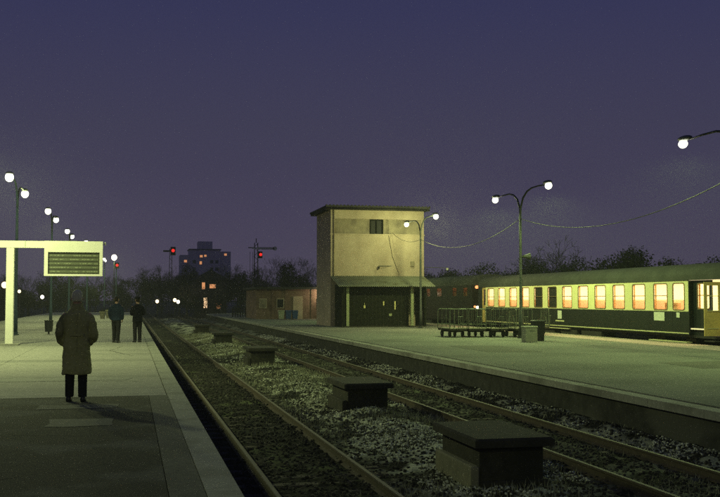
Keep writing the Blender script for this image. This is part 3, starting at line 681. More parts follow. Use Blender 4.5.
underframe(c1, 35.6, Y1 - .3); bogie(c1, 40.2); bogie(c1, 60.5); buffers(c1, 35.2, -1); buffers(c1, Y1, 1)
ob('step_board', MB().box(XS - .02, XS + .25, 38.3, 41.5, ZR + .62, ZR + .66).box(XS - .02, XS + .25, 50.0, 54.5, ZR + .86, ZR + .9), 'trim', c1)
ob('gangway', MB().box(XC - .5, XC + .5, 34.85, 35.2, ZR + 1.1, ZR + 3.3), 'rubber', c1)
L(c1, (XC, 50, ZR))
def strip_light(root_loc, y0, y1, power, x=XS + .9, z=ZR + 3.2, sx_=.5):
    l = bpy.data.lights.new('coach_light', 'AREA'); l.shape = 'RECTANGLE'; l.size = sx_; l.size_y = y1 - y0; l.energy = power; l.color = (1, .78, .45)
    o = bpy.data.objects.new('coach_light', l); C.objects.link(o); o.location = (x, (y0 + y1) / 2, z); return o
strip_light(None, 39.5, Y1 - .4, 1500); strip_light(None, 35.4, 38.1, 130)
# near coach beyond the gangway, mostly outside the frame
# dark coach behind
D0, D1 = 65.5, 91.5
c0 = empty('railway_coach', (XC, 78, ZR), 'dark red brown coach with a few small orange windows, left of the cream coach', 'railway coach', 'coaches standing at the right platform')
wd0 = [(67.0, .9), (69.4, 1.0), (73.1, 1.25), (75.9, 1.0), (79.4, 1.2), (83, 1.2), (87, 1.2)]
zz0, zz1 = ZR + 2.66, ZR + 3.3
ob('side', side_mesh(D0, D1, ZR + .95, ZR + 3.45, sorted([(y - w / 2, y + w / 2, zz0, zz1) for y, w in wd0])), 'coach_brown', c0)
for y, w in wd0: make_window(c0, y, w, zz0, zz1, True, frame='chassis', bar=False, curtain=False)
ob('end_wall', MB().box(XS + .05, XC + 1.35, D0, D0 + .05, ZR + .95, ZR + 3.45), 'coach_brown', c0)
ob('far_side', MB().box(XC + 1.35, XC + 1.4, D0, D1, ZR + .95, ZR + 3.45), 'coach_brown', c0)
ob('roof', roof_mb(D0, D1, 3.45, 4.2), 'roof_dark', c0)
ob('interior', MB().box(XS + .06, XC + 1.3, D0 + .06, D1, ZR + 3.4, ZR + 3.44).box(XS + .4, XS + .44, D0 + .06, D1, ZR + 1.2, ZR + 3.4), 'curtain', c0)
underframe(c0, D0 + .3, D1 - .3); bogie(c0, 69.2); bogie(c0, 87.5); buffers(c0, D0, -1)
ob('tail_lamp', MB().disc_y((XS + .3, D0 - .06, ZR + 3.3), .11, .1), 'bulb_orange', c0)
ob('tail_lamp', MB().disc_y((XS + .35, D0 - .06, ZR + 1.9), .1, .1), 'bulb_white', c0)
ob('tail_lamp', MB().disc_y((XS + .15, D0 - .06, ZR + 1.95), .07, .1), 'bulb_orange', c0)
L(c0, (XC, 78, ZR))
o_ = strip_light(None, D0 + .3, D1 - .5, 22, x=XS + .25, z=ZR + 3.38, sx_=.06); o_.data.color = (1, .42, .2)

# train on the left side of the left platform
lt = empty('railcar', (-11.1, 52.5, ZR), 'green railcar end with lit orange cab window at the left border', 'railcar')
pf = [(-1.4, .9), (-1.42, 2.2), (-1.3, 3.1), (-.9, 3.65), (0, 3.85), (.9, 3.65), (1.3, 3.1), (1.42, 2.2), (1.4, .9)]
ob('body', MB().rings([[(p[0] * s, y, .9 + (p[1] - .9) * s2) for p in pf] for y, s, s2 in ((0, .8, .93), (.12, .93, .98), (.5, 1, 1), (24, 1, 1))]), 'coach_roof', lt, False)
for x in (-.75, 0.0, .75):
    f_ = ob('window', MB().box(x - .33, x + .33, -.05, .0, 1.95, 2.95), 'frame_alu', lt)
    ob('pane', MB().box(x - .27, x + .27, -.06, -.051, 2.0, 2.9), 'win_far', f_)
for x in (1.3, 1.33):
    pass
for k in range(5):
    ob('window', MB().box(1.40, 1.44, 1 + k * 2.2, 2.2 + k * 2.2, 2.05, 2.85), 'win_far', lt)
for x in (-.9, .9): ob('headlight', MB().disc_y((x, -.04, 1.35), .12, .08), 'bulb_far', lt)
ob('underframe', MB().box(-1.2, 1.2, .4, 23.5, .3, .9), 'chassis', lt)

# ------------------------------------------------------------------ baggage carts, boxes, bins
def make_cart(first=True):
    t = empty('baggage_cart', (0, 0, 0), '', 'baggage cart', 'baggage carts standing in a row')
    mb = MB()
    for i in range(6): mb.box(-.44 + i * .148, -.44 + i * .148 + .14, -.95, .95, .40, .435)
    ob('deck', mb, 'cart_deck', t)
    ob('chassis', MB().box(-.42, -.36, -.93, .93, .32, .398).box(.36, .42, -.93, .93, .32, .398).box(-.36, .36, -.93, -.87, .32, .398).box(-.36, .36, .87, .93, .32, .398).box(-.36, .36, -.6, -.54, .24, .398).box(-.36, .36, .54, .6, .24, .398), 'chassis', t)
    for y in (-.9, .9):
        mb = MB().tube([(-.44, y, .42), (-.44, y, 1.26), (-.41, y, 1.33), (-.34, y, 1.36), (.34, y, 1.36), (.41, y, 1.33), (.44, y, 1.26), (.44, y, .42)], .022, 8)
        for x in (-.22, 0, .22): mb.tube([(x, y, .43), (x, y, 1.35)], .013, 6)
        mb.tube([(-.44, y, .62), (.44, y, .62)], .014, 6)
        mb.tube([(-.2, y, .64), (0, y, 1.0), (.2, y, .64)], .011, 6)
        ob('end_rail', mb, 'cart', t)
    for x in (-.33, .33):
        for y in (-.57, .57):
            w = ob('wheel', MB().disc_x((x, y, .16), .16, .07, 18), 'rubber', t); ob('hub', MB().disc_x((x, y, .16), .06, .09, 10), 'cart', w)
    dwb = MB().tube([(0, -.95, .34), (0, -1.15, .4), (0, -1.2, 1.0)], .016, 6).tube([(-.12, -1.2, 1.0), (.12, -1.2, 1.0)], .018, 6)
    ob('drawbar', dwb, 'cart', t)
    return t
ct = make_cart()
cart_labels = ['leftmost baggage cart in the row, front of the dark coach', 'second baggage cart from the left in the row', 'third baggage cart from the left in the row', 'rightmost baggage cart of the row, behind the lamp pole and box', ]
for i, (x, y, rz) in enumerate(((15.45, 46.9, .02), (16.45, 46.8, -.05), (17.42, 46.6, .04), (18.55, 46.2, -.02))):
    o = ct if i == 0 else copy_tree(ct)
    o.location = (x, y, RZ); o.rotation_euler = (0, 0, rz); o['label'] = cart_labels[i]
o = copy_tree(ct); o.location = (20.1, 48.4, RZ); o.rotation_euler = (0, 0, pi / 2 + .05); o['label'] = 'lone baggage cart turned sideways beside the coach, behind the boxes'
bx = empty('storage_box', (16.75, 40.3, RZ), 'pale grey green box with lid at the foot of the lamp pole', 'box')
ob('body', MB().bbox(-.27, .27, -.25, .25, 0, .62, .02), 'box_grey', bx); ob('lid', MB().bbox(-.29, .29, -.27, .27, .62, .69, .02), 'box_grey', bx); ob('handle', MB().tube([(-.08, -.29, .5), (-.07, -.33, .5), (.07, -.33, .5), (.08, -.29, .5)], .01, 6), 'cart', bx)
bn = empty('waste_bin', (17.65, 41.5, RZ), 'tall dark bin right behind the pale grey green box', 'bin')
ob('body', MB().rings([[(sx_ * a, sy_ * a, z) for sx_, sy_ in ((-1, -1), (1, -1), (1, 1), (-1, 1))] for z, a in ((0, .2), (.82, .24))]), 'bin_dark', bn); ob('lid', MB().bbox(-.27, .27, -.27, .27, .82, .92, .04), 'bin_dark', bn)
lb = empty('litter_bin', (-3.66, 49.1, 0), 'small dark litter bin standing on the left platform beneath the board', 'litter bin')
ob('body', MB().cyl((0, 0, .12), .17, .5, 14, .2), 'bin_dark', lb); ob('post', MB().cyl((0, 0, 0), .04, .12, 8), 'bin_dark', lb); ob('rim', MB().cyl((0, 0, .62), .21, .04, 14), 'bin_dark', lb)
for i, (x, y, h, lab) in enumerate(((-2.15, 86, .62, 'pale squat tub left of the two men, far along the platform'), (-1.72, 89, .72, 'slightly taller pale tub just left of the two men'))):
    pb = empty('planter_tub', (x, y, 0), lab, 'tub', 'pale tubs far along the left platform')
    ob('tub', MB().rings([[(r * cos(2 * pi * j / 14), r * sin(2 * pi * j / 14), z) for j in range(14)] for z, r in ((0, .17), (h * .8, .24), (h * .82, .27), (h, .27), (h, .22), (h - .08, .2))]), 'plinth', pb)
    V_, F_ = [], []
    mbp = MB()
    for k in range(60):
        a = random.uniform(0, 2 * pi); r = random.uniform(0, .18); q = random.uniform(.05, .22); mbp.add([(r * cos(a), r * sin(a), h - .08), (r * cos(a) + .03, r * sin(a), h - .08), (r * 1.4 * cos(a) + .01, r * 1.4 * sin(a), h + q)], [(0, 1, 2)])
    ob('plants', mbp, 'foliage', pb)

# ------------------------------------------------------------------ signals
def lattice(mb, h, w=.22, x=0, y=0):
    for sx_ in (-1, 1):
        for sy_ in (-1, 1): mb.tube([(x + sx_ * w / 2, y + sy_ * w / 2, 0), (x + sx_ * w / 2 * .7, y + sy_ * w / 2 * .7, h)], .028, 4)
    n_ = int(h / .5)
    for i in range(n_):
        a, b = i * h / n_, (i + 1) * h / n_; s = 1 if i % 2 else -1
        mb.tube([(x - s * w / 2, y - w / 2, a), (x + s * w / 2, y - w / 2, b)], .014, 4)
        mb.tube([(x - s * w / 2, y + w / 2, a), (x + s * w / 2, y + w / 2, b)], .014, 4)
    return mb
sg = empty('semaphore_signal', (13.9, 112.5, GZ), 'semaphore signal with horizontal arm and round tip, red lamp lit', 'railway signal', 'signals at the end of the platforms')
ob('mast', lattice(MB(), 9.0, .5), 'chassis', sg)
ar = ob('arm', MB().box(.15, 2.0, -.3, -.26, 8.25, 8.5).disc_y((2.1, -.28, 8.37), .24, .04, 18).box(-.5, .15, -.3, -.26, 8.3, 8.45), 'white_plate', sg)
ob('arm_border', MB().box(.15, 1.9, -.306, -.3005, 8.25, 8.28).box(.15, 1.9, -.306, -.3005, 8.47, 8.5), 'bulb_orange' if False else 'brick', ar)
hh = ob('lamp_housing', MB().bbox(.1, .62, -.75, -.32, 7.25, 8.0, .04), 'bin_dark', sg); ob('lens', MB().disc_y((.42, -.78, 7.65), .17, .06, 16), 'bulb_red', hh)
ob('counter_box', MB().bbox(-.32, .32, -.32, .32, 3.9, 4.9, .03), 'bin_dark', sg); ob('foot_box', MB().bbox(-.3, .3, -.3, .3, .0, 1.3, .03), 'bin_dark', sg)
ob('finial', MB().tube([(0, 0, 9), (0, 0, 9.5)], .05, 6).box(-.9, 0, -.05, 0, 8.4, 8.5), 'bin_dark', sg)
ob('ladder', MB().tube([(-.35, .4, 0), (-.35, .3, 8)], .02, 4).tube([(-.65, .4, 0), (-.65, .3, 8)], .02, 4), 'chassis', sg)
s2 = empty('light_signal', (4.8, 122, GZ), 'tall slim signal mast with red lamp, left of the semaphore', 'railway signal', 'signals at the end of the platforms')
ob('mast', lattice(MB(), 8.7, .36), 'chassis', s2)
h2 = ob('lamp_housing', MB().bbox(-.05, .55, -.6, -.2, 7.9, 8.9, .04).box(-.9, -.05, -.25, -.2, 8.3, 8.5), 'bin_dark', s2); ob('lens', MB().disc_y((.25, -.63, 8.45), .2, .06, 16), 'bulb_red', h2)
ob('counter_box', MB().bbox(-.25, .25, -.25, .25, 3, 3.8, .03), 'bin_dark', s2)
s3 = empty('light_signal', (-1.75, 140, GZ), 'small red signal under the farthest lamp of the left platform', 'railway signal', 'signals at the end of the platforms')
ob('mast', MB().tube([(0, 0, 0), (0, 0, 7.6)], [.1, .07], 6), 'pole', s3); h3 = ob('lamp_housing', MB().bbox(-.25, .35, -.4, 0, 6.8, 7.6, .03), 'bin_dark', s3); ob('lens', MB().disc_y((.1, -.42, 7.25), .19, .05, 14), 'bulb_red', h3)

# far lamps
make_lamp((-3.3, 140, -.0), h=7.0, polemat='pole', label='faraway double lamp on a bluish pole left of the two men', group=LG, lights=(.25, 0), span=3.0)
fl = far_lamp((-1.95, 133, 0), 6.75, 'single lamp on a tall bluish pole, with the red signal beneath', 'bulb_white', .36, light=500)
far_lamp((-13.6, 118, GZ), 4.0, 'orange glowing lamp left of the portal post gap', 'bulb_far', .33)
far_lamp((-11.2, 110, GZ), 3.35, 'faint yellow lamp right of the orange one, behind the portal', 'bulb_far', .16)
far_lamp((-9.3, 115, GZ), 2.75, 'white and red lamp under the display board', 'bulb_white', .2)
far_lamp((3.6, 135, GZ), 2.2, 'yellow lamp by the tracks between the right man and the slim mast', 'bulb_far', .22)
far_lamp((6.2, 142, GZ), 2.35, 'left one of a close pair of pale lamps beside the slim mast', 'bulb_far', .24)
far_lamp((6.75, 144, GZ), 2.1, 'right one of a close pair of pale lamps beside the slim mast', 'bulb_white', .24)
far_lamp((15.2, 130, GZ), 2.1, 'white globe lamp just left of the semaphore mast foot', 'bulb_white', .42, light=260)

# ------------------------------------------------------------------ shed, fence, bins, houses
sh = empty('brick_shed', (16.5, 96, RZ), 'low brown brick shed with flat roof left of the tower', 'building')
ob('wall', MB().box(-5.1, 4.5, -4.2, 4.2, 0, 2.75), 'brick', sh); ob('roof', MB().box(-5.4, 4.9, -4.6, 4.6, 2.75, 2.95), 'roof_dark', sh)
for x in (-3.6, -2.35, .1, 1.9): ob('pilaster', MB().box(x - .12, x + .12, -4.26, -4.201, 0, 2.74), 'brick', sh)
ob('door', MB().box(-1.7, -.8, -4.25, -4.201, 0, 2.1), 'plaster', sh)
for x, m_ in ((-4.5, 'win_far'), (-2.9, 'glass_dark'), (.9, 'win_far'), (2.6, 'glass_dark')):
    f_ = ob('window', MB().box(x - .35, x + .35, -4.27, -4.201, 1.0, 1.9), 'plaster', sh); ob('pane', MB().box(x - .28, x + .28, -4.29, -4.271, 1.07, 1.83), m_ if m_ != 'win_far' else 'plaster_side', f_)
for i, (x, y, m_) in enumerate(((13.35, 89.5, 'box_grey'), (14.0, 89.6, 'blue_bin'), (14.6, 89.5, 'blue_bin'))):
    w = empty('wheeled_bin', (x, y, RZ), ['grey green bin, left of two blue ones by the shed', 'middle blue bin in front of the brick shed', 'right hand blue bin in front of the brick shed'][i], 'bin', 'bins in front of the shed')
    ob('body', MB().rings([[(a * s, b * s, z) for a, b in ((-1, -1), (1, -1), (1, 1), (-1, 1))] for z, s in ((.06, .2), (.75, .26))]), m_, w); ob('lid', MB().bbox(-.28, .28, -.3, .28, .75, .83, .02), m_, w)
    for s in (-1, 1): ob('wheel', MB().disc_x((s * .2, .2, .08), .08, .04, 10), 'rubber', w)
l = bpy.data.lights.new('shed_light', 'POINT'); l.energy = 150; l.color = (1, .78, .5); l.shadow_soft_size = .1
wl = empty('wall_lamp', (17.6, 91.5, 2.3), 'shaded warm lamp on the front wall of the brick shed', 'wall lamp'); ob('shade', MB().cyl((0, 0, 0), .18, .12, 12, .05), 'bin_dark', wl)
lo = bpy.data.objects.new('shed_light', l); C.objects.link(lo); lo.location = (17.6, 91.2, 2.15)
fe = empty('picket_fence', (12.3, 104, RZ), 'low picket fence across the end of the right platform', 'fence')
for i in range(14): ob('picket', MB().box(-1.9 + i * .26, -1.78 + i * .26, -.02, .02, 0, 1.0), 'chassis', fe)
ob('fence_rail', MB().box(-1.95, 1.65, .021, .05, .25, .33).box(-1.95, 1.65, .021, .05, .75, .83), 'chassis', fe)

M['haze_pale_tower'] = mat('high rise wall paled for haze', (.68, .58, .54), .95, col2=(.76, .66, .62), scale=.4)  # distance haze is put into the wall colour, lighter than the plaster alone
def house(loc, w, d, h, label, lit, dark, roof='flat', m='far_wall', cat='house', roofh=2.5):
    t = empty('apartment_block' if roof == 'flat' else 'house', loc, label, cat)
    ob('wall', MB().box(-w / 2, w / 2, -d / 2, d / 2, 0, h), m, t)
    if roof == 'flat': ob('roof', MB().box(-w / 2 - .3, w / 2 + .3, -d / 2 - .3, d / 2 + .3, h, h + .4), 'roof_dark', t)
    else: ob('roof', MB().extr([(-w / 2 - .4, h), (w / 2 + .4, h), (0, h + roofh)], 'y', -d / 2 - .4, d / 2 + .4), 'roof_dark', t)
    for (x, z, ww, hh_, mm) in lit + dark:
        f_ = ob('window', MB().box(x - ww / 2 - .1, x + ww / 2 + .1, -d / 2 - .06, -d / 2 - .001, z - hh_ / 2 - .1, z + hh_ / 2 + .1), 'far_wall', t)
        ob('pane', MB().box(x - ww / 2, x + ww / 2, -d / 2 - .09, -d / 2 - .061, z - hh_ / 2, z + hh_ / 2), mm, f_)
    return t
# high-rise far away (camera depth ~400 m); u = 53..95 px
hr = house((29, 404, GZ), 12.0, 12, 22, 'distant stepped high rise with a few lit orange windows', [(-1.5, 19.5, 1.1, .9, 'win_far'), (-1.7, 16.9, .9, 1.2, 'win_far'), (.1, 19.7, .9, .8, 'win_far')], [(3, 13, 1.4, 1.2, 'glass_dark'), (-4, 13, 1.4, 1.2, 'glass_dark')], m='haze_pale_tower', cat='high rise')
ob('wing', MB().box(-9.6, -6.0, -5, 6, 0, 20), 'haze_pale_tower', hr); ob('wing', MB().box(6, 10.2, -5, 6, 0, 21.5), 'haze_pale_tower', hr); ob('penthouse', MB().box(-2.5, 3.0, -4, 4, 22.4, 25.5), 'haze_pale_tower', hr)
f_ = ob('window', MB().box(-8.1, -7.0, -5.05, -5.0, 17.1, 18.0), 'win_far', hr); f_ = ob('window', MB().box(7.6, 8.6, -5.05, -5.0, 19.9, 20.7), 'win_far', hr)
for k in range(4):
    for x in (-4.2, 2.6, 4.6): ob('window', MB().box(x - .6, x + .6, -6.05, -6.0, 8 + k * 2.9, 9.3 + k * 2.9), 'glass_dark', hr)
house((11.75, 152, GZ), 4.6, 6, 5.5, 'narrow far house with orange lit windows upstairs and down', [(-1.1, 4.6, .45, 1.0, 'win_far'), (.25, 4.55, .9, .6, 'win_far'), (-.8, 2.1, .5, 1.5, 'win_far2'), (1.15, 1.6, .75, .75, 'win_far')], [], roof='pitched', roofh=1.5)
house((-22, 150, GZ), 14, 9, 3.6, 'long low dark building far behind the left platform', [], [(-4, 2, 1, 1, 'glass_dark'), (2, 2, 1, 1, 'glass_dark')])

# ------------------------------------------------------------------ trees
def bare_tree(seed, h, spread=1.0, depth=6, mr=.011):
    r = random.Random(seed); tr = MB(); tw_ = MB()
    def grow(p, d, l, rad, lev):
        seg = 3 if lev < 3 else 2; pts = [p]; dd = d.copy()
        for i in range(seg):
            dd = (dd + Vector((r.gauss(0, .13), r.gauss(0, .13), r.gauss(.03, .07)))).normalized(); pts.append(pts[-1] + dd * l / seg)
        end = rad * .62
        rad = max(rad, mr); end = max(end, mr * .85)
        (tr if lev < 3 else tw_).tube(pts, [rad + (end - rad) * i / seg for i in range(seg + 1)], 7 if lev < 2 else (4 if lev < 4 else 3))
        if lev >= depth: return
        nb = 3 if lev < 2 else r.choice((2, 3, 3, 4))
        for k in range(nb):
            q = pts[-1] if k < 2 else pts[r.randint(1, seg)]
            ax = Vector((r.gauss(0, 1), r.gauss(0, 1), r.gauss(0, .5))).normalized(); ang = r.uniform(.3, .85) * spread
            nd = (dd * cos(ang) + ax.cross(dd).normalized() * sin(ang)); nd.z += .12; nd.normalize()
            grow(q, nd, l * r.uniform(.62, .86), end * r.uniform(.7, .95), lev + 1)
    grow(Vector((0, 0, 0)), Vector((0, 0, 1)), h * .27, h * .022, 0)
    return tr, tw_
protos = []
for sd in (3, 8, 15, 22):
    tr, tw_ = bare_tree(sd, 9.5)
    protos.append((tr.mesh('trunk'), tw_.mesh('crown')))
    protos[-1][0].materials.append(M['bark']); protos[-1][1].materials.append(M['twigs'])
for sd in (31, 44):
    tr, tw_ = bare_tree(sd, 9.5, 1.2, 6, .018)
    protos.append((tr.mesh('trunk'), tw_.mesh('crown'))); protos[-1][0].materials.append(M['bark']); protos[-1][1].materials.append(M['twigs'])
def place_tree(i, x, y, s, rz, label, group, z=GZ):
    t = empty('bare_tree', (x, y, z), label, 'tree', group, rz); t.scale = (s, s, s)
    ob('trunk', protos[i][0], None, t); ob('crown', protos[i][1], None, t)
    return t
def leafy(seed, n=7000, rx=2.4, rz_=2.2, hz_=2.6):
    r = np.random.default_rng(seed); lobes = r.normal(0, 1, (14, 3)) * np.array([rx * .42, rx * .42, rz_ * .38]) + np.array([0, 0, hz_])
    k = r.integers(0, 14, n); d = r.normal(0, 1, (n, 3)); d /= np.linalg.norm(d, axis=1)[:, None]
    c = lobes[k] + d * (rx * .36) * r.uniform(.55, 1.05, n)[:, None]; c[:, 2] = np.maximum(c[:, 2], .15)
    a = r.normal(0, 1, (n, 3)); a /= np.linalg.norm(a, axis=1)[:, None]; b = np.cross(a, d); b /= np.linalg.norm(b, axis=1)[:, None] + 1e-6
    s = r.uniform(.04, .11, n)[:, None]
    V = np.stack([c - a * s, c - b * s * .6, c + a * s, c + b * s * .6], 1).reshape(-1, 3); F = np.arange(4 * n).reshape(-1, 4)
    return np_mesh('crown', V, F, 'foliage')
lprotos = [leafy(s) for s in (1, 2, 3)]
hprotos = [leafy(s, 11000, 3.0, 1.9, 2.5) for s in (5, 6, 7)]
stem = MB().tube([(0, 0, 0), (.05, 0, 1.2), (0, .08, 2.4)], [.13, .1, .05], 7).tube([(.05, 0, 1.1), (.6, .2, 2.3)], [.07, .03], 5).tube([(0, 0, 1.4), (-.6, -.2, 2.5)], [.07, .03], 5).mesh('trunk'); stem.materials.append(M['bark'])
def place_bush(i, x, y, s, rz, label, group, z=GZ, sz=1, protos_=None):
    t = empty('bushy_tree', (x, y, z), label, 'tree', group, rz); t.scale = (s, s, s * sz)
    ob('trunk', stem, None, t); ob('crown', (protos_ or lprotos)[i], None, t); return t
def at(px, yc):     # world x,y of an image column at a camera depth
    th = R(12.98); X = (px - 360) / 1000 * yc
    return (X * cos(th) + yc * sin(th), -X * sin(th) + yc * cos(th))
r_ = random.Random(4); k = 0
gl = 'dark trees along the horizon'
spots = {8: 'above the railcar at the left border', 30: 'just right of the portal post', 52: 'behind the left end of the display board', 72: 'behind the middle of the display board', 96: 'behind the right end of the display board', 128: 'between the two far men',
         142: 'right of the man in the flat cap', 158: 'left of the slim signal mast', 176: 'right of the slim signal mast', 193: 'left of the far lit house', 222: 'right of the far lit house', 238: 'midway between the lit house and the semaphore',
         252: 'right behind the semaphore mast', 268: 'above the left end of the brick shed', 282: 'above the pale door of the brick shed', 296: 'above the middle of the brick shed', 310: 'above the shed right beside the tower'}
def where(px): return spots[min(spots, key=lambda q: abs(q - px))]
for px, yc, s in ((8, 165, .95), (30, 150, .8), (52, 170, .9), (72, 160, .8), (96, 175, .95), (128, 170, .85), (142, 185, 1.0), (158, 170, .95), (176, 190, 1.0), (193, 205, 1.05), (222, 175, 1.0), (238, 190, 1.05), (252, 175, .85), (268, 160, 1.05), (282, 170, 1.15), (296, 160, 1.05), (310, 150, .95)):
    x, y = at(px, yc); place_tree(k % 4, x, y, s, r_.uniform(0, 6), 'bare tree of the horizon wood ' + where(px), gl); k += 1
for px, yc, s in ((5, 135, 1.0), (28, 130, .95), (48, 138, 1.05), (66, 132, .95), (90, 138, 1.1), (122, 160, 1.1), (146, 165, 1.3), (162, 172, 1.35), (180, 160, 1.2), (191, 185, 1.5), (224, 160, 1.35), (240, 150, 1.25), (256, 165, 1.3), (274, 145, 1.2), (290, 140, 1.3), (306, 140, 1.35)):
    x, y = at(px, yc); place_bush(k % 3, x, y, s, r_.uniform(0, 6), 'dense low dark bush ' + where(px), 'dense bushes below the horizon trees', sz=r_.uniform(.9, 1.25)); k += 1
for px, yc, s, lab in ((186, 140, .62, 'small bare tree left of the far lit house windows'), (221, 138, .6, 'small bare tree right of the far lit house windows'), (207, 144, .5, 'thin bare tree standing in front of the far lit house')):
    x, y = at(px, yc); place_tree(k % 4, x, y, s, r_.uniform(0, 6), lab, gl); k += 1
for px, yc, s, lab in ((188, 146, .9, 'low bush at the left foot of the far lit house'), (223, 145, .95, 'low bush at the right foot of the far lit house')):
    x, y = at(px, yc); place_bush(k % 3, x, y, s, r_.uniform(0, 6), lab, 'dense bushes below the horizon trees'); k += 1
for px, yc, s, lab in ((524, 95, .62, 'bare tree crown just right of the loudspeaker pole, above the coach'), (548, 100, .74, 'widest bare crown above the coach roof, right of the pole'), (572, 98, .55, 'low bare tree between the two pale crowns above the coach'),
                  (612, 92, .6, 'left bare tree of the right hand group over the coach'), (634, 90, .64, 'tallest bare tree of the right hand group over the coach'), (655, 84, .5, 'small bare tree at the right of the group over the coach')):
    x, y = at(px, yc); place_tree(4 + k % 2, x, y, s * 1.3, r_.uniform(0, 6), lab, 'bare trees behind the coaches'); k += 1
used_labels = {}
win_names = ['near the left end of the cream coach', 'over its second window', 'over its third window', 'over its fourth window', 'over the left dark window', 'over the right dark window', 'over its seventh window', 'over its eighth window', 'over its ninth window', 'over its tenth window', 'over its eleventh window', 'over its twelfth window', 'over the open yellow door']
for i in range(30):
    y = 30 + i * 3.9; x = 36 + r_.uniform(-.6, .6)
    yc = y * .9744 + x * .2249; u = x / .9744 / yc * 1000            # image column of the tree
    nwin = (.002770 - 1 / u) / 8.036e-5
    j = int(round(nwin))
    if u + 129.5 > 740: continue
    if u + 129.5 < 478: lab = 'dark bushy tree behind the brown coach, ' + ['just left of the cream coach', 'above its small windows', 'where it meets the tower', 'hidden by the tower', 'behind the tower roof side'][min(4, int((478 - u - 129.5) / 18))]
    else: lab = 'dark bushy tree behind the coaches, ' + win_names[max(0, min(12, j))]
    used_labels[lab] = used_labels.get(lab, 0) + 1
    if used_labels[lab] > 1: lab += [', farther one', ', farthest one', ', deepest one'][min(2, used_labels[lab] - 2)]
    place_bush(i % 3, x, y, r_.uniform(1.12, 1.19) * (.98 if y < 62 else 1.12), r_.uniform(0, 6), lab, 'bushy row behind the coaches', sz=1.0, protos_=hprotos)

# ------------------------------------------------------------------ people
def ring(cx, cy_, z, rx, ry, n=24, p=2.3, tilt=0):
    o = []
    for j in range(n):
        a = 2 * pi * j / n; c, s = cos(a), sin(a)
        o.append((cx + rx * math.copysign(abs(c) ** (2 / p), c), cy_ + ry * math.copysign(abs(s) ** (2 / p), s), z + tilt * s))
    return o
def head_mesh(mb, c, s=1.0):
    """head with brow, nose, chin and ears, facing +y"""
    x0, y0, z0 = c; rings = []
    prof = [(-.125, .035, .045, .035), (-.115, .05, .06, .03), (-.09, .062, .078, .018), (-.05, .07, .088, .01), (0, .075, .094, 0), (.04, .077, .097, -.004), (.075, .072, .09, -.008), (.1, .055, .07, -.01), (.118, .03, .04, -.01), (.123, .008, .01, -.01)]
    for z, rx, ry, dy in prof:
        rr_ = []
        for j in range(20):
            a = 2 * pi * j / 20; q = [x0 + rx * cos(a) * s, y0 + (dy + ry * sin(a)) * s, z0 + z * s]
            if j == 5:
                if -.03 < z < .02: q[1] += .02 * s
                if -.06 < z <= -.03: q[1] += .03 * s
            if j in (4, 6) and -.01 < z < .03: q[1] -= .008 * s
            rr_.append(tuple(q))
        rings.append(rr_)
    mb.rings(rings)
    for sgn in (-1, 1): mb.ellipsoid((x0 + sgn * .09 * s, y0 - .005 * s, z0 - .005 * s), (.012 * s, .022 * s, .034 * s), 8, 6)
    return mb
def hand(mb, w, d, side, s=1.0):
    """palm, four bent fingers of different length and a thumb; w = wrist, d = direction down the arm"""
    w = Vector(w); d = Vector(d).normalized(); u = Vector((0, 1, 0)); u = (u - d * u.dot(d)).normalized(); nrm = d.cross(u)
    P = lambda a, b, c: w + d * a * s + u * b * s + nrm * c * s
    mb.rings([[P(a, b_ * k1, c_ * k2) for b_, c_ in ((-1, -1), (1, -1), (1, 1), (-1, 1))] for a, k1, k2 in ((0, .026, .017), (.04, .038, .014), (.085, .041, .012))])
    for i, L_ in enumerate((.066, .076, .071, .056)):
        b_ = .031 - i * .0205
        mb.tube([P(.078, b_, 0), P(.08 + L_ * .4, b_, side * .004), P(.08 + L_ * .75, b_, side * .016), P(.08 + L_ * .9, b_, side * .03)], [.009, .0088, .008, .006], 6)
    mb.tube([P(.02, .03, 0), P(.045, .055, side * .01), P(.075, .062, side * .018), P(.092, .058, side * .022)], [.012, .011, .0095, .007], 6)
def skin_body(name, verts, edges, radii, m, parent, sub=1):
    me = bpy.data.meshes.new(name); me.from_pydata(verts, edges, []); me.update()
    o = bpy.data.objects.new(name, me); C.objects.link(o); o.parent = parent
    md = o.modifiers.new('skin', 'SKIN'); sv = me.skin_vertices[0].data if me.skin_vertices else None
    if sv is None:
        return o
    for i, r in enumerate(radii): sv[i].radius = (r[0], r[1]) if hasattr(r, '__len__') else (r, r)
    sv[0].use_root = True
    ms = o.modifiers.new('sub', 'SUBSURF'); ms.levels = sub; ms.render_levels = sub
    me.materials.append(M[m]); return o
def limb(mb, pts, rad, n=14): return mb.tube(pts, rad, n)

def smooth_path(pts, rads, k=4):
    P = [Vector(p) for p in pts]; o = []; rr_ = []
    for i in range(len(P) - 1):
        p0, p1, p2, p3 = P[max(i - 1, 0)], P[i], P[i + 1], P[min(i + 2, len(P) - 1)]
        for j in range(k):
            t = j / k; o.append(.5 * ((2 * p1) + (-p0 + p2) * t + (2 * p0 - 5 * p1 + 4 * p2 - p3) * t * t + (-p0 + 3 * p1 - 3 * p2 + p3) * t ** 3)); rr_.append(rads[i] + (rads[i + 1] - rads[i]) * t)
    o.append(P[-1]); rr_.append(rads[-1]); return o, rr_
def bake_union(name, mb, m, parent, voxel=.012):
    """remesh a rough assembly into one continuous surface"""
    o = ob(name, mb, m, parent, True)
    md = o.modifiers.new('remesh', 'REMESH'); md.mode = 'VOXEL'; md.voxel_size = voxel; md.use_smooth_shade = True
    sm = o.modifiers.new('smooth', 'SMOOTH'); sm.factor = .5; sm.iterations = 6
    return o

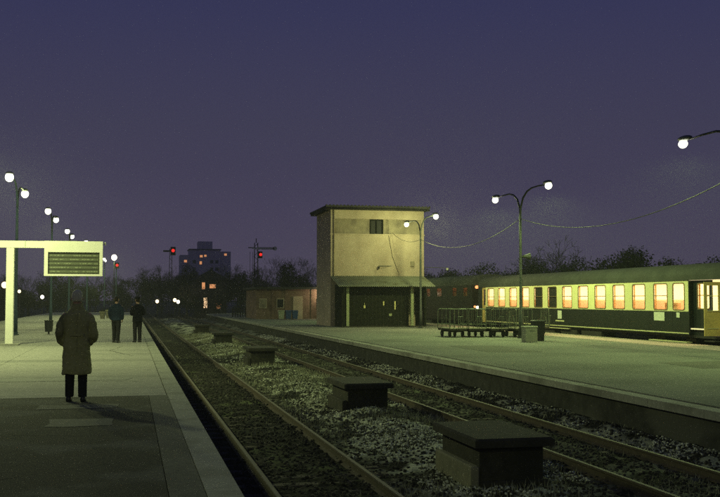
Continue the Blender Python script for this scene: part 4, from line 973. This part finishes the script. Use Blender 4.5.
def person(loc, rz, H, label, kind):
    t = empty('person', loc, label, 'person', rz=rz); k = H / 1.78; t.scale = (k, k, k)
    # body: continuous figure, facing +y
    b = MB()
    b.rings([ring(0, 0, z, rx, ry) for z, rx, ry in ((.86, .12, .09), (.92, .16, .11), (1.02, .15, .105), (1.15, .14, .1), (1.3, .165, .11), (1.4, .17, .1), (1.46, .12, .075), (1.5, .055, .055), (1.58, .05, .052), (1.62, .05, .052))])
    stride = {'coat': (.055, -.03), 'walk': (.07, -.07), 'stand': (.0, .02)}[kind]
    for i, s in enumerate((-1, 1)):
        fy_ = stride[i]
        p, r = smooth_path([(s * .085, 0, .95), (s * .095, fy_ * .3 + .01, .7), (s * .095, fy_ * .6 + .015, .48), (s * .1, fy_ * .8 - .01, .3), (s * .1, fy_ - .02, .08)], [.095, .08, .058, .052, .04]); limb(b, p, r)
    head_mesh(b, (0, .015 if kind != 'stand' else .02, 1.665))
    arms = {'coat': [((.17, 0, 1.41), (.23, -.03, 1.28), (.268, -.035, 1.12), (.24, .03, 1.0), (.19, .08, .95))] * 2,
            'walk': [((.19, 0, 1.42), (.24, -.02, 1.27), (.262, -.04, 1.13), (.25, .02, 1.0), (.22, .07, .88))] * 2,
            'stand': [((.19, 0, 1.42), (.235, 0, 1.27), (.25, .0, 1.14), (.19, .12, 1.1), (.07, .19, 1.12))] * 2}[kind]
    for s, a in zip((-1, 1), arms):
        pp = [(s * q[0], q[1], q[2]) for q in a]
        p, r = smooth_path(pp, [.055, .048, .04, .034, .027]); limb(b, p, r, 10)
        hand(b, pp[-1], Vector(pp[-1]) - Vector(pp[-2]), -s)
    bake_union('body', b, 'skin', t, .009)
    # trousers
    tr = MB()
    tr.rings([ring(0, 0, z, rx, ry) for z, rx, ry in ((.80, .15, .11), (.9, .175, .125), (1.0, .165, .12), (1.04, .16, .115))])
    for i, s in enumerate((-1, 1)):
        fy_ = stride[i]
        p, r = smooth_path([(s * .085, 0, .92), (s * .097, fy_ * .3 + .01, .7), (s * .098, fy_ * .6 + .015, .48), (s * .1, fy_ * .8 - .0, .3), (s * .1, fy_ - .015, .07)], [.107, .095, .08, .074, .07]); limb(tr, p, r)
    bake_union('trousers', tr, 'trousers', t, .014)
    sh_ = MB()
    for i, s in enumerate((-1, 1)):
        fy_ = stride[i]
        sh_.rings([[(s * .1 + x * w + s * .012, fy_ + y, z * h_) for x, z in ((-1, 0), (1, 0), (1.05, .4), (.7, 1), (-.7, 1), (-1.05, .4))] for y, w, h_ in ((-.1, .025, .06), (-.075, .042, .1), (0, .042, .105), (.06, .046, .07), (.13, .044, .05), (.175, .028, .035))])
    ob('shoes', sh_, 'shoe', t, True)
    if kind == 'coat':
        co = MB()
        prof = [(.44, .225, .17, 0), (.46, .232, .175, 0), (.6, .222, .165, 0), (.8, .212, .155, 0), (.95, .212, .152, 0), (1.06, .212, .145, 0), (1.18, .216, .143, -.005), (1.3, .22, .14, -.01), (1.38, .208, .128, -.012), (1.43, .17, .112, -.01), (1.475, .12, .09, -.005), (1.51, .085, .075, 0)]
        rings = []
        for z, rx, ry, dy in prof:
            rg = []
            fold = max(0, (1.0 - z)) * .022
            for j in range(48):
                a = 2 * pi * j / 48; c, s = cos(a), sin(a); q = 1 + fold * (sin(5 * a + 1.2) + .6 * sin(9 * a + z * 2)) * 1.6
                if z < .98 and abs((a - 1.5 * pi)) < .05: q *= .95      # back vent
                rg.append((rx * q * math.copysign(abs(c) ** .87, c), dy + ry * q * math.copysign(abs(s) ** .87, s), z))
            rings.append(rg)
        co.rings(rings)
        for s in (-1, 1):
            p, r = smooth_path([(s * .12, -.005, 1.40), (s * .195, -.012, 1.345), (s * .245, -.03, 1.22), (s * .268, -.035, 1.1), (s * .245, .02, .995), (s * .2, .07, .93)], [.058, .072, .075, .074, .068, .06]); limb(co, p, r, 14)
        cl = bake_union('coat', co, 'coat', t, .011)
        tx = bpy.data.textures.new('cloth folds', 'CLOUDS'); tx.noise_scale = .13; tx.noise_depth = 2
        dp = cl.modifiers.new('folds', 'DISPLACE'); dp.texture = tx; dp.strength = .045; dp.mid_level = .5
        col = MB(); rg = []
        col.rings([ring(0, -.0, z, rx, ry, 28, 2.1, .012) for z, rx, ry in ((1.445, .15, .105), (1.475, .135, .1), (1.51, .104, .096), (1.575, .09, .092), (1.588, .083, .086), (1.575, .075, .078), (1.50, .068, .07))], cap=False)
        ob('collar', col, 'coat', cl, True)
        sm_ = MB(); sm_.tube([(0, -.147, 1.42), (0, -.158, 1.2), (0, -.158, 1.0), (0, -.172, .8)], .004, 5)
        ob('back_seam', sm_, 'coat', cl)
        ob('half_belt', MB().rings([[(x, -.139 - .008 - .014 * (1 - (x / .11) ** 2) + dd, z) for x in np.linspace(-.11, .11, 9)] + [(x, -.139 - .02 - .014 * (1 - (x / .11) ** 2), z) for x in np.linspace(.11, -.11, 9)] for z, dd in ((1.06, 0), (1.1, 0))]), 'coat', cl)
        hr_ = MB(); rings = []
        for z, rx, ry, dy in ((-.055, .062, .05, -.035), (-.045, .074, .078, -.025), (-.02, .083, .092, -.018), (.03, .09, .102, -.012), (.08, .086, .096, -.012), (.112, .07, .08, -.014), (.138, .038, .044, -.014), (.144, .008, .01, -.014)):
            rings.append([((rx + .002 * sin(7 * a_)) * cos(a_), .015 + dy + (ry + .002 * cos(9 * a_)) * sin(a_) * (1 if sin(a_) < 0 else (.35 if z < .02 else .9)), 1.665 + z) for a_ in [2 * pi * j / 28 for j in range(28)]])
        hr_.rings(rings); ob('hair', hr_, 'hair', t, True)
    else:
        ja = MB(); z0 = .86 if kind == 'walk' else .8
        ja.rings([ring(0, -.0, z, rx, ry, 28) for z, rx, ry in ((z0, .2, .14), (z0 + .03, .205, .145), (1.0, .19, .135), (1.1, .182, .13), (1.25, .2, .135), (1.36, .212, .13), (1.42, .19, .115), (1.47, .13, .085), (1.51, .08, .072))])
        for s, a in zip((-1, 1), arms):
            pp = [(s * q[0], q[1], q[2]) for q in a]; pp[-1] = tuple(Vector(pp[-2]).lerp(Vector(pp[-1]), .85)); pp[0] = (s * .165, 0, 1.41)
            p, r = smooth_path(pp, [.073, .072, .064, .056, .05]); limb(ja, p, r, 12)
        bake_union('jacket', ja, 'navy' if kind == 'walk' else 'black_cloth', t, .014)
        hr_ = MB(); rings = []
        for z, rx, ry, dy in ((-.08, .058, .05, -.03), (-.05, .074, .074, -.024), (0, .082, .09, -.016), (.05, .083, .096, -.012), (.09, .074, .085, -.012), (.118, .05, .06, -.012), (.13, .01, .012, -.012)):
            rings.append([(rx * cos(a_), .02 + dy + ry * sin(a_) * (1 if sin(a_) < 0 else (.3 if z < .03 else .9)), 1.665 + z) for a_ in [2 * pi * j / 20 for j in range(20)]])
        hr_.rings(rings); ob('hair', hr_, 'dark_hair', t, True)
        if kind == 'stand':
            cp = MB(); cp.rings([ring(0, .01, z, r_1, r_2, 20, 2) for z, r_1, r_2 in ((1.715, .088, .103), (1.745, .09, .106), (1.77, .115, .13), (1.79, .105, .12), (1.8, .03, .04))])
            cc = ob('cap', cp, 'black_cloth', t, True); ob('peak', MB().rings([ring(0, .1, z, .06, .06, 14, 2) for z in (1.715, 1.725)]), 'shoe', cc)
    return t
th = -R(12.98)
person((-.82, 16.85, 0), .05, 1.775, 'man seen from behind in a long olive coat, hands in pockets', 'coat')
person((-.47, 39.1, 0), -.35, 1.74, 'man in dark jacket walking away, left of the far pair', 'walk')
person((.32, 39.2, 0), .35, 1.72, 'man in black with flat cap, right of the far pair near the edge', 'stand')

# ------------------------------------------------------------------ haze
HZ = MB().box(-260, 300, -30, 440, GZ - 1.2, 60)
hm = bpy.data.materials.new('haze'); hm.use_nodes = True; hn = hm.node_tree; hn.nodes.clear()
ho = hn.nodes.new('ShaderNodeOutputMaterial'); hv = hn.nodes.new('ShaderNodeVolumePrincipled')
hv.inputs['Color'].default_value = (.85, .87, .9, 1); hv.inputs['Density'].default_value = .0007; hv.inputs['Anisotropy'].default_value = .25
hn.links.new(hv.outputs[0], ho.inputs['Volume'])
M['haze'] = hm
hz = ob('haze', HZ, 'haze'); hz['kind'] = 'stuff'; hz['label'] = 'thin evening haze around the lamps'
